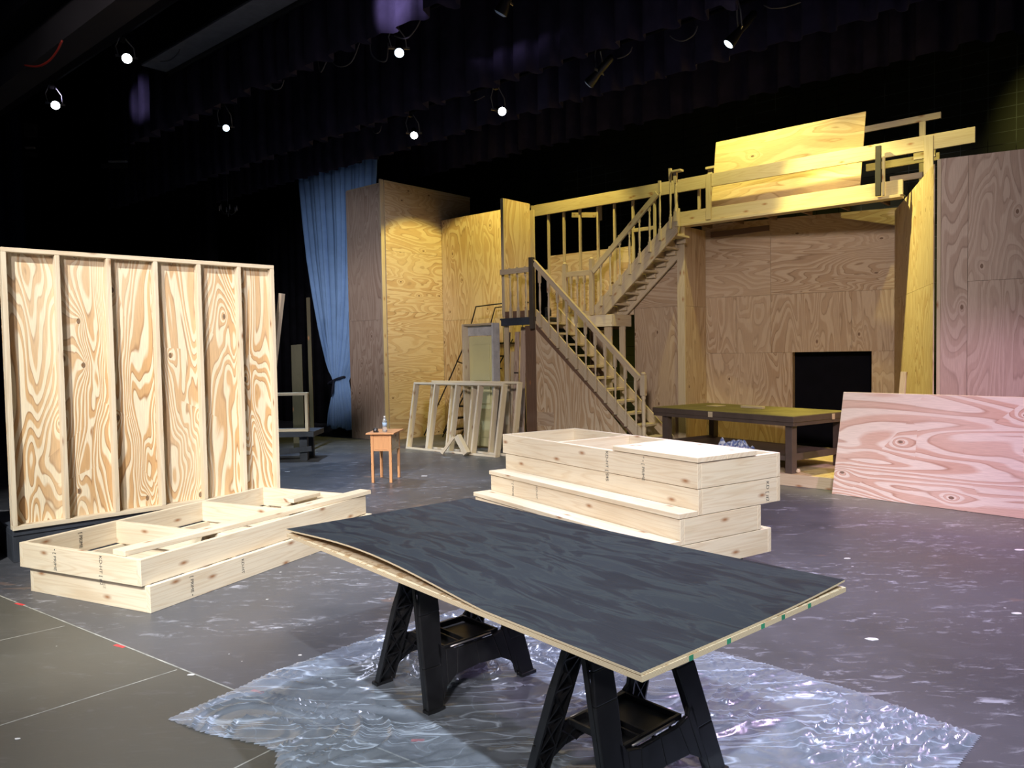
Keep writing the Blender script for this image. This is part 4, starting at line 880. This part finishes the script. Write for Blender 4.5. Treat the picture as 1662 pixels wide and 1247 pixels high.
# ---- landing railing with the dark newel
lr = Thing('landing_railing', 'short railing of three turned balusters and a dark newel at the landing edge', 'railing', (-8.5, 10.02, 2.34), 'S')
lr.box('newel_post', (-8.195, 9.93, 2.13), (-8.115, 10.00, 3.32), 'newel_dark', label='dark brown newel post')
lr.box('top_rail', (-8.86, 9.955, 3.08), (-8.20, 9.985, 3.17), 'lumber_set'); 
for x in (-8.70, -8.53, -8.35): baluster(lr, (x, 10.045, 2.334), 0.86)
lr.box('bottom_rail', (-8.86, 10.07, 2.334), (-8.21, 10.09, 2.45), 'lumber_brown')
# ---- lower flight
sx0, sz0 = -8.10, 2.33
s1 = Thing('lower_staircase', 'lower flight of the wooden staircase descending to the right from the landing', 'staircase', (-6.9, 10.3, 0), 'S')
def line_z(x, xa, za, xb, zb): return za + (zb - za) * (x - xa) / (xb - xa)
RI, RU = 0.183, 0.192
n_tr = 12
for j in range(-1, 10):
    x = -7.72 + RU * j; z = 2.051 - RI * j
    s1.box('tread', (x - 0.19, 10.045, z - 0.035), (x + 0.03, 10.575, z), 'lumber_set', (0, 1, 0))
    if j % 1 == 0: s1.box('riser', (x - 0.19, 10.05, z - RI + 0.002), (x - 0.17, 10.57, z - 0.037), 'lumber_brown', (0, 1, 0)) if j in (-1,) else None
sl = -RI / RU
def strg(t, name, y, xa, xb, zoff, dpt, mat, th=0.035, base_x=-7.72, base_z=2.051, s_=sl, cutbot=True, label=None):
    za = base_z + s_ * (xa - base_x) + zoff; zb = base_z + s_ * (xb - base_x) + zoff
    pts = [(xa, y, za), (xa, y, za - dpt), (xb, y, max(0.0, zb - dpt) if cutbot else zb - dpt), (xb, y, max(zb, 0.02))]
    return t.part(name, MB().prism(pts, (0, th, 0), (1, 0, s_)), mat, label=label, bevel=0.003)
strg(s1, 'stringer', 10.005, -8.11, -5.86, 0.03, 0.27, 'lumber_set'); strg(s1, 'stringer', 10.58, -8.11, -5.66, 0.10, 0.26, 'lumber_set')
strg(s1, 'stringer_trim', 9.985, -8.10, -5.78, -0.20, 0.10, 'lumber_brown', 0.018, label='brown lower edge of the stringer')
# side panel below
zA = 2.051 + sl * (-8.11 + 7.72) - 0.26
s1.part('side_panel', MB().prism([(-8.11, 9.99, 0.0), (-5.92, 9.99, 0.0), (-5.92, 9.99, 0.02), (-8.11, 9.99, 2.051 + sl * (-8.11 + 7.72) - 0.17)], (0, 0.012, 0), (0, 0, 1)), 'plywood')
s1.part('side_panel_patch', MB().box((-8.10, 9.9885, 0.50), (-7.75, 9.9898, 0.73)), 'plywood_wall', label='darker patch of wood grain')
def hr(t, name, xa, za, xb, zb, y, wd, ht, mat='lumber_set', par=None): t.beam(name, (xa, y, za), (xb, y, zb), wd, ht, mat, parent=par)
hr(s1, 'handrail', -8.11, 3.225, -6.10, 1.30, 9.985, 0.05, 0.09)
hr(s1, 'handrail_cap', -8.11, 3.275, -6.10, 1.35, 9.985, 0.062, 0.014)
for k in range(11):
    x = -7.985 + k * 0.183; zb = 2.051 + sl * (x + 7.72) + 0.00; zt = 3.19 + (1.30 - 3.225) / (-6.10 + 8.11) * (x + 8.11)
    baluster(s1, (x, 9.962, zb - 0.16), zt - zb + 0.16, 0.04)
nw = MB(); nw.box((-6.085, 9.965, 1.05), (-6.005, 10.035, 1.36), (0, 0, 1)); nw.lathe((-6.045, 10.0, 0.36), [(0.034, 0), (0.034, 0.2), (0.024, 0.22), (0.036, 0.25), (0.026, 0.29), (0.03, 0.42), (0.035, 0.55), (0.024, 0.62), (0.036, 0.66), (0.03, 0.70)], n=14); nw.lathe((-6.045, 10.0, 1.36), [(0.03, 0), (0.04, 0.012), (0.04, 0.03), (0.02, 0.045)], n=14)
s1.part('newel_post', nw, 'lumber_set', bevel=0.003)

# ---- wall behind the stairs and stud wall
w4 = Thing('set_wall', 'plywood wall under and behind the upper stair flight', 'wall panel', (-6.4, 11.3, 0), 'S')
zs_ = lambda x: 2.36 + (x + 6.9) * 0.95
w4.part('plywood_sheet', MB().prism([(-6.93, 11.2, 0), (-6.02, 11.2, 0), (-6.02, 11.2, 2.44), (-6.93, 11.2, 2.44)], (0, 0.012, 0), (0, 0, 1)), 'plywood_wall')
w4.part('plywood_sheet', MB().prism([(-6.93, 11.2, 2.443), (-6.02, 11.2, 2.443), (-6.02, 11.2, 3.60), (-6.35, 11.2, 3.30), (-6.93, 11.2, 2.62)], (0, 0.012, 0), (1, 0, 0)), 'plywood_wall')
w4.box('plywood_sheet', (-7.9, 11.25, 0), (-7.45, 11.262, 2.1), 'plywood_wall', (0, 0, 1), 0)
sw = Thing('stud_wall', 'open stud wall with a long top rail behind the staircase', 'wall frame', (-7.4, 11.2, 2.34), 'S')
sw.box('plywood_panel', (-8.72, 11.19, 2.34), (-6.94, 11.202, 3.50), 'plywood', (1, 0, 0), 0)
sw.box('top_rail', (-9.07, 11.09, 4.245), (-5.50, 11.13, 4.448), 'lumber_set')
for x in (-8.716, -8.363, -8.008, -7.625, -7.282, -6.913, -6.50, -6.10, -5.70): sw.box('stud', (x - T / 2, 11.14, 2.34 if x < -6.95 else (3.05 if x < -6.2 else 3.94)), (x + T / 2, 11.185, 4.40), 'lumber_set')
sw.box('middle_rail', (-8.84, 11.143, 3.16), (-8.74, 11.183, 3.25), 'lumber_set')
sw.beam('brace', (-8.60, 11.75, 4.30), (-7.65, 11.28, 4.12), 0.04, 0.09, 'lumber_set'); sw.box('cleat', (-7.68, 11.22, 4.02), (-7.60, 11.26, 4.30), 'lumber_set')
sw.box('tail_block', (-6.92, 11.14, 3.72), (-6.52, 11.18, 3.78), 'lumber_set')

# ---- upper flight
s2 = Thing('upper_staircase', 'upper flight of the wooden staircase rising to the right above the landing', 'staircase', (-6.6, 10.85, 2.34), 'S')
sa, sbb = 0.855, 0
def z_up(x): return 2.56 + (x + 7.30) * 0.855
s2.part('stringer', MB().prism([(-7.38, 10.63, 2.47), (-7.33, 10.63, 2.337), (-7.14, 10.63, 2.337), (-5.80, 10.63, 3.53), (-5.80, 10.63, 3.86)], (0, 0.038, 0), (1, 0, 0.855)), 'lumber_set', bevel=0.003)
s2.part('stringer', MB().prism([(-7.38, 11.09, 2.47), (-7.33, 11.09, 2.337), (-7.02, 11.09, 2.337), (-5.95, 11.09, 3.28), (-5.95, 11.09, 3.73)], (0, 0.038, 0), (1, 0, 0.855)), 'lumber_set', bevel=0.003)
for j in range(8):
    x = -7.12 + j * 0.186; z = 2.52 + j * 0.168
    if x > -5.95: break
    s2.box('tread', (x - 0.08, 10.67, z - 0.032), (x + 0.17, 11.086, z), 'lumber_set', (0, 1, 0)); s2.box('cleat', (x - 0.03, 11.03, z - 0.11), (x + 0.13, 11.085, z - 0.035), 'lumber_set')
    s2.box('riser', (x - 0.10, 10.67, z - 0.168), (x - 0.085, 11.086, z - 0.034), 'lumber_set', (0, 1, 0))
hr(s2, 'handrail', -7.36, 3.06, -6.12, 4.17, 10.60, 0.04, 0.09)
for k in range(8):
    x = -7.20 + k * 0.186; zb = z_up(x) - 0.16
    baluster(s2, (x, 10.605, zb), 0.80 if k < 6 else 0.92, 0.038)
s2.box('newel_post', (-7.43, 10.585, 2.337), (-7.36, 10.655, 3.27), 'lumber_set'); s2.part('newel_cap', MB().lathe((-7.395, 10.62, 3.272), [(0.036, 0), (0.036, 0.01), (0.02, 0.03)], n=12), 'lumber_set')
s2.box('end_newel', (-5.84, 10.60, 3.62), (-5.77, 10.67, 3.9), 'lumber_set'); baluster(s2, (-5.805, 10.60, 3.70), 0.74, 0.05); s2.box('newel_cap', (-5.87, 10.56, 4.445), (-5.70, 10.66, 4.475), 'lumber_set')
# landing inner railing
lr2 = Thing('landing_railing', 'short inner railing of turned balusters between the two flights on the landing', 'railing', (-7.7, 10.67, 2.34), 'S')
lr2.box('newel_post', (-8.05, 10.665, 2.337), (-7.97, 10.735, 3.24), 'lumber_set'); lr2.part('newel_cap', MB().lathe((-8.01, 10.70, 3.242), [(0.038, 0), (0.038, 0.01), (0.02, 0.035)], n=12), 'lumber_set')
lr2.box('top_rail', (-7.969, 10.68, 3.02), (-7.44, 10.71, 3.11), 'lumber_set'); lr2.box('bottom_rail', (-7.969, 10.68, 2.337), (-7.44, 10.71, 2.42), 'lumber_set')
for x in (-7.88, -7.75, -7.60): baluster(lr2, (x, 10.695, 2.421), 0.598, 0.038)
bx_ = onp(887, 510, 10.4)
solo('spot_clip', MB().box((-8.06, 10.18, 2.334), (-7.98, 10.26, 2.45)).tube([(-8.02, 10.16, 2.46), (-8.02, 10.26, 2.46)], 0.03, 8), 'black_plastic', 'small black tool resting on the landing edge behind the stair rail', 'tool', (-8.02, 10.22, 2.334), 'S')

# ---- header, deck and upper rail
hd = Thing('upper_deck', 'upper deck with a pale header beam over the fireplace recess', 'deck', (-4.4, 11.5, 3.7), 'S')
hd.box('header_board', (-6.05, 11.10, 3.735), (-2.74, 11.14, 3.93), 'lumber_set')
hd.box('deck_board', (-6.05, 11.15, 3.895), (-3.0, 12.3, 3.93), 'plywood', (1, 0, 0))
hd.box('under_trim', (-5.98, 11.05, 3.695), (-2.76, 11.24, 3.733), 'lumber_set', label='mauve-shadowed lower trim')
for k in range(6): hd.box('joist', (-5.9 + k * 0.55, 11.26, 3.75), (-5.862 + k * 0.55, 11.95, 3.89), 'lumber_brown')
hd.box('post', (-6.06, 11.09, 0), (-5.93, 11.13, 3.693), 'lumber_set')
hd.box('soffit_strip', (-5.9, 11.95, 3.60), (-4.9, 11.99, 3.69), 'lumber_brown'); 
ur = Thing('upper_railing', 'long upper rail with posts running over the fireplace recess and past its end', 'railing', (-3.8, 11.07, 3.93), 'S')
ur.box('top_rail', (-5.48, 11.09, 4.25), (-1.914, 11.13, 4.447), 'lumber_set')
ur.box('post', (-5.53, 11.045, 3.74), (-5.45, 11.085, 4.44), 'lumber_set')
ur.box('post', (-3.055, 11.0, 3.74), (-2.985, 11.04, 4.40), 'dark_wood', label='dark green-black post'); ur.box('post', (-2.98, 11.045, 3.74), (-2.95, 11.085, 4.26), 'lumber_set')
ur.box('post', (-2.48, 11.045, 3.75), (-2.37, 11.085, 4.42), 'lumber_set')
ur.box('rear_rail', (-3.35, 11.62, 4.22), (-2.42, 11.66, 4.32), 'lumber_set'); ur.box('rear_rail', (-2.95, 11.3, 3.95), (-2.42, 11.34, 4.03), 'lumber_set')
ur.box('cleat', (-2.66, 11.30, 4.20), (-2.40, 11.34, 4.34), 'lumber_set')
ur.box('post', (-5.72, 11.5, 3.93), (-5.64, 11.54, 4.62), 'lumber_set'); ur.box('cap', (-5.74, 11.46, 4.621), (-5.55, 11.58, 4.66), 'lumber_set')
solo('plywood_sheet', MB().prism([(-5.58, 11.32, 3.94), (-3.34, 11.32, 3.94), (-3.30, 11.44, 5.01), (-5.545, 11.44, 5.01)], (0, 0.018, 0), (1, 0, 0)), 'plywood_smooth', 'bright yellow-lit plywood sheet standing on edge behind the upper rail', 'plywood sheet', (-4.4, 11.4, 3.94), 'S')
bk = Thing('back_railing', 'short timber rail and post behind the upper plywood sheet at right', 'railing', (-2.9, 12.2, 3.9), 'S')
bk.box('rail', (-3.9, 12.2, 4.92), (-2.525, 12.24, 5.01), 'lumber_set'); bk.box('post', (-2.79, 12.16, 3.9), (-2.71, 12.195, 4.91), 'lumber_set')
bk.box('post', (-3.85, 12.16, 3.93), (-3.77, 12.195, 4.919), 'lumber_set')

# ---- recess: back wall with fireplace opening
FR['B'] = (3.31, 13.0, math.atan2(-0.455, 0.89))
b0 = Thing('recess_wall', 'plywood back wall of the recess with a dark rectangular fireplace opening', 'wall panel', (1.4, 0, 0.15), 'B')
BL = 2.98; zz = 0.15
ox0, ox1, oz = 1.365, 2.56, 1.66
ys = -0.012
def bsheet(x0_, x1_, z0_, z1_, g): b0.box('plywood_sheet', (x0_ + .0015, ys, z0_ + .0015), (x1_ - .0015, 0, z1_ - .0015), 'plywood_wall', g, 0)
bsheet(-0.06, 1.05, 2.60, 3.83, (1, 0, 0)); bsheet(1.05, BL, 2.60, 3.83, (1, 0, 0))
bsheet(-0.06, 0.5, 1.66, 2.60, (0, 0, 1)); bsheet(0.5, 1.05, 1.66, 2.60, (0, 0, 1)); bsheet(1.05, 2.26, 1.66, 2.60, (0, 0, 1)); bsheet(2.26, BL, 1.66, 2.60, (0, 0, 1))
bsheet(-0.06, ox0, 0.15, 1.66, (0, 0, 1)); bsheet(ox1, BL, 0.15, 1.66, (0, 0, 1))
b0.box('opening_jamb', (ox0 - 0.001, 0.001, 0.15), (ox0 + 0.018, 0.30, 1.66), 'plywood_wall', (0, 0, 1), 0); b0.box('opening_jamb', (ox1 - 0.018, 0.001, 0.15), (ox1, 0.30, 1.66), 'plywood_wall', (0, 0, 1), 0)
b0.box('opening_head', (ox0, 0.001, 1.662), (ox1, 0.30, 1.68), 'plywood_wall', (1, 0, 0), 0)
b0.box('opening_back', (ox0 - 0.1, 0.32, 0.15), (ox1 + 0.1, 0.34, 1.75), 'near_black', (1, 0, 0), 0, label='near-black sheet behind the opening')  # plain near-black sheet closing the opening from behind
for x in (0.0, 0.6, 1.2, 2.6): b0.box('frame_stud', (x, 0.001, 1.72 if 0.9 < x < 2.58 else 0.15), (x + T, 0.089, 3.8), 'lumber_set')
jb = Thing('recess_side_wall', 'narrow plywood side wall of the recess just right of the stair post', 'wall panel', (-5.98, 11.5, 0), 'S')
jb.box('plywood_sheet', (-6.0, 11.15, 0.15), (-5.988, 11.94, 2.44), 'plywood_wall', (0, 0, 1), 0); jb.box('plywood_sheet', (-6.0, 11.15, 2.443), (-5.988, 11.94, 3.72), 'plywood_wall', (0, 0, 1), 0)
FR['X'] = (4.82, 8.73, math.atan2(2.97, 1.04))
sp_ = Thing('splayed_wall', 'bright yellow-lit splayed plywood wall at the right side of the fireplace recess', 'wall panel', (1.5, 0, 0), 'X')
sp_.box('plywood_sheet', (0.005, 0, 0.0), (1.22, 0.012, 2.44), 'plywood', (0, 0, 1), 0); sp_.box('plywood_sheet', (1.223, 0, 0.155), (3.10, 0.012, 2.44), 'plywood', (0, 0, 1), 0)
sp_.box('plywood_sheet', (0.005, 0, 2.443), (3.10, 0.012, 3.78), 'plywood', (0, 0, 1), 0)
FR['Y'] = (4.84, 8.72, math.atan2(-0.482, 0.876))
rw_ = Thing('set_wall', 'large dim plywood wall at the right edge of the set', 'wall panel', (1.2, 0, 0), 'Y')
rw_.box('edge_stud', (0.0, -0.004, 0), (0.038, 0.085, 3.83), 'lumber_set')
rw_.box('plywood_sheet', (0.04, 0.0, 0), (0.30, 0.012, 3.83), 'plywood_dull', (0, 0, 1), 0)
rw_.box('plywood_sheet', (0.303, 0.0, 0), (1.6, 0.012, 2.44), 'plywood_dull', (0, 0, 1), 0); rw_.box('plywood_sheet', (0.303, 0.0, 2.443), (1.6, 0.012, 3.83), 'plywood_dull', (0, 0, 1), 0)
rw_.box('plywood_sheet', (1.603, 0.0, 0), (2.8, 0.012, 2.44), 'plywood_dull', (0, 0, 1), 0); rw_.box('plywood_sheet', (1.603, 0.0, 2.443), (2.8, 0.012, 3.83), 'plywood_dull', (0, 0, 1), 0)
for x in (0.5, 1.1, 1.7, 2.3): rw_.box('frame_stud', (x, 0.013, 0), (x + T, 0.09, 3.8), 'lumber_set')
# platform in the recess
pf = Thing('recess_platform', 'low plywood platform on which the green-topped table stands', 'platform', (-3.7, 10.5, 0), 'S')
pf.part('deck', MB().prism([(-5.6, 9.50, 0.125), (-2.10, 9.50, 0.125), (-3.26, 12.55, 0.125), (-5.92, 11.9, 0.125), (-5.92, 11.2, 0.125), (-5.6, 11.16, 0.125)], (0, 0, 0.02), (1, 0, 0)), 'plywood')
pf.box('front_skirt', (-5.6, 9.48, 0), (-2.0, 9.498, 0.147), 'lumber_set')
pf.box('joist', (-5.6, 9.51, 0), (-2.1, 9.548, 0.123), 'lumber_set')
FR['G'] = (3.49, 9.50, math.atan2(0.56, 0.828))       # x = short side to the right back, y = long side to the left back
gt = Thing('work_table', 'large brown table with a dull green top standing in front of the fireplace', 'table', (0.6, 1.2, 0.146), 'G')
gt.box('table_top', (0, 0, 0.83), (1.22, 2.44, 0.878), 'table_green', (0, 1, 0)); 
gt.box('apron', (0.005, 0.0, 0.75), (0.045, 2.44, 0.829), 'table_brown'); gt.box('apron', (1.175, 0.0, 0.75), (1.215, 2.44, 0.829), 'table_brown'); gt.box('apron', (0.046, 0.0, 0.75), (1.174, 0.04, 0.829), 'table_brown'); gt.box('apron', (0.046, 2.40, 0.75), (1.174, 2.44, 0.829), 'table_brown')
gt.box('edge_band', (-0.006, -0.006, 0.80), (-0.001, 2.446, 0.872), 'table_brown'); gt.box('edge_band', (-0.006, -0.012, 0.80), (1.226, -0.006, 0.872), 'table_brown')
gt.box('bare_patch', (-0.012, 1.28, 0.79), (-0.007, 1.36, 0.865), 'lumber_set', label='bare tan patch on the front edge'); gt.box('bare_patch', (0.80, -0.018, 0.79), (0.86, -0.013, 0.865), 'lumber_set', label='bare tan patch on the right edge')
for x in (0.05, 1.07):
    for y in (0.05, 2.20): gt.box('leg', (x, y, 0.146), (x + 0.10, y + 0.10, 0.748), 'table_brown')
gt.box('stretcher', (0.155, 0.08, 0.30), (1.065, 0.12, 0.39), 'table_brown'); gt.box('stretcher', (0.155, 2.23, 0.30), (1.065, 2.27, 0.39), 'table_brown'); gt.box('stretcher', (0.06, 0.16, 0.30), (0.10, 2.19, 0.36), 'table_brown'); gt.box('stretcher', (1.10, 0.16, 0.30), (1.14, 2.19, 0.36), 'table_brown')
gt.box('lower_shelf', (0.105, 0.16, 0.345), (1.095, 2.19, 0.358), 'table_brown')
solo('wood_offcut', MB().box((0.70, 1.0, 0.88), (0.76, 1.38, 0.915)), 'lumber_set', 'pale wood strip lying on the green table top', 'offcut', (0.73, 1.2, 0.88), 'G')
solo('wood_offcut', MB().box((0.62, 1.75, 0.88), (0.82, 1.95, 0.89)), 'lumber_set', 'small flat wood piece at the far end of the green table top', 'offcut', (0.72, 1.85, 0.88), 'G')
cp = Thing('crumpled_cloth', 'crumpled blue and white cloth lying on the lower shelf of the green-topped table', 'cloth', (0.25, 1.1, 0.36), 'G')
cr2 = random.Random(5)
def rag(u, v):
    x, y = 0.15 + 0.22 * u, 0.86 + 0.5 * v; r_ = min(u, 1 - u, v, 1 - v)
    return (x, y, 0.362 + max(0, 0.13 * (0.5 + noise.noise(Vector((x * 14, y * 12, 2)))) * min(1, r_ * 6)) + 0.004)
cp.part('cloth_fold', MB().grid(rag, 24, 40), 'plaid_cloth', solid=0.002)
solo('round_knob', MB().lathe((3.60, 9.62, 0.147), [(0.012, 0), (0.028, 0.015), (0.03, 0.03), (0.018, 0.05), (0.02, 0.058)], (0.0, 0, 1), 12), 'lumber_set', 'small round wooden knob on the platform beside the near table leg', 'knob', (3.60, 9.62, 0.147), 'W', None, 0)
# pink-lit plywood sheet leaning at right
FR['Z'] = (3.754, 8.973, math.atan2(7.5 - 8.973, 5.039 - 3.754))
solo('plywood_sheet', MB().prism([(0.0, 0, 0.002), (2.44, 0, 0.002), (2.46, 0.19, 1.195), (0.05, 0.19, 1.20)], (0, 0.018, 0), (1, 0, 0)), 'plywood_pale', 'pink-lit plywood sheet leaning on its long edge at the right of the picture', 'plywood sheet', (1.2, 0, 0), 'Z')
lean((4.56, 9.10, 0.147), (4.73, 9.22, 1.42), 0.07, 0.03, 'lumber_set', 'short grey-brown slat poking up behind the pink-lit plywood sheet')

# ---- door in frame, rolling ladder, planks under the landing
FR['O'] = (-0.80, 14.18, -0.72)
do = Thing('door_unit', 'pale yellow panelled door standing in a timber frame behind the leaning stud frames', 'door', (0.38, 0, 0), 'O')
do.box('side_jamb', (-0.04, -0.12, 0), (0.0, 0.06, 2.27), 'lumber'); do.box('side_jamb', (0.70, -0.12, 0), (0.735, 0.06, 2.27), 'door_jamb_paint'); do.box('head_jamb', (0.001, -0.12, 2.235), (0.699, 0.06, 2.27), 'lumber_set')
dl_ = do.box('door_leaf', (0.03, 0.0, 0.03), (0.67, 0.035, 2.04), 'door_paint')
do.box('transom_panel', (0.002, 0.0, 2.05), (0.698, 0.03, 2.233), 'door_jamb_paint')
for z_a, z_b in ((0.2, 0.72), (0.82, 1.20), (1.24, 1.88)): do.box('door_panel', (0.15, -0.022, z_a), (0.55, -0.001, z_b), 'door_paint', parent=dl_)
lad = Thing('rolling_ladder', 'thin dark metal rolling ladder standing behind the door frame', 'ladder', (-10.6, 10.7, 0), 'S')
Rr = 0.013
for yq in (10.75, 11.3):
    lad.part('side_rail', MB().tube([(-11.75, yq, 0.05), (-10.95, yq, 1.25), (-10.45, yq, 2.02), (-10.20, yq, 2.63), (-9.45, yq, 2.66)], Rr, 8), 'black_metal')
    lad.part('rear_leg', MB().tube([(-9.45, yq, 0.05), (-9.5, yq, 2.3)], Rr, 8), 'black_metal'); lad.part('step_beam', MB().tube([(-11.2, yq, 0.05), (-9.75, yq, 2.0)], Rr, 8), 'black_metal')
    lad.part('rail_strut', MB().tube([(-10.75, yq, 1.58), (-10.15, yq, 1.42)], Rr, 8), 'black_metal')
for k in range(8):
    x = -11.1 + k * 0.18; z = 0.2 + k * 0.245; lad.box('step', (x - 0.03, 10.74, z - 0.015), (x + 0.15, 11.31, z + 0.015), 'black_metal')
for k, (x0, x1, zt, mat, lab) in enumerate(((-9.08, -8.98, 2.1, 'plywood_dull', 'weathered plank leaning under the landing, nearest the door frame'), (-8.955, -8.885, 1.75, 'lumber_set', 'shorter paler plank leaning under the landing'), (-8.86, -8.76, 2.1, 'plywood_dull', 'weathered plank with a dark hinge leaning under the landing'), (-8.72, -8.60, 2.18, 'plywood_dull', 'wide plank leaning under the landing beside the brown post'))):
    t = Thing('leaning_plank', lab, 'plank', ((x0 + x1) / 2, 10.3, 0), 'S', 'planks leaning under the landing')
    mb = MB(); mb.prism([(x0, 10.20, 0), (x1, 10.20, 0), (x1, 10.33, zt), (x0, 10.33, zt)], (0, 0.02, 0), (0, 0, 1)); t.part('plank_board', mb, mat)
    if k in (0, 2): t.box('hinge', (x0 + 0.0, 10.284, 1.36), (x1 - 0.0, 10.29, 1.385), 'black_metal')
# mark everything with a group only where several share one
print('objects', len(bpy.data.objects))
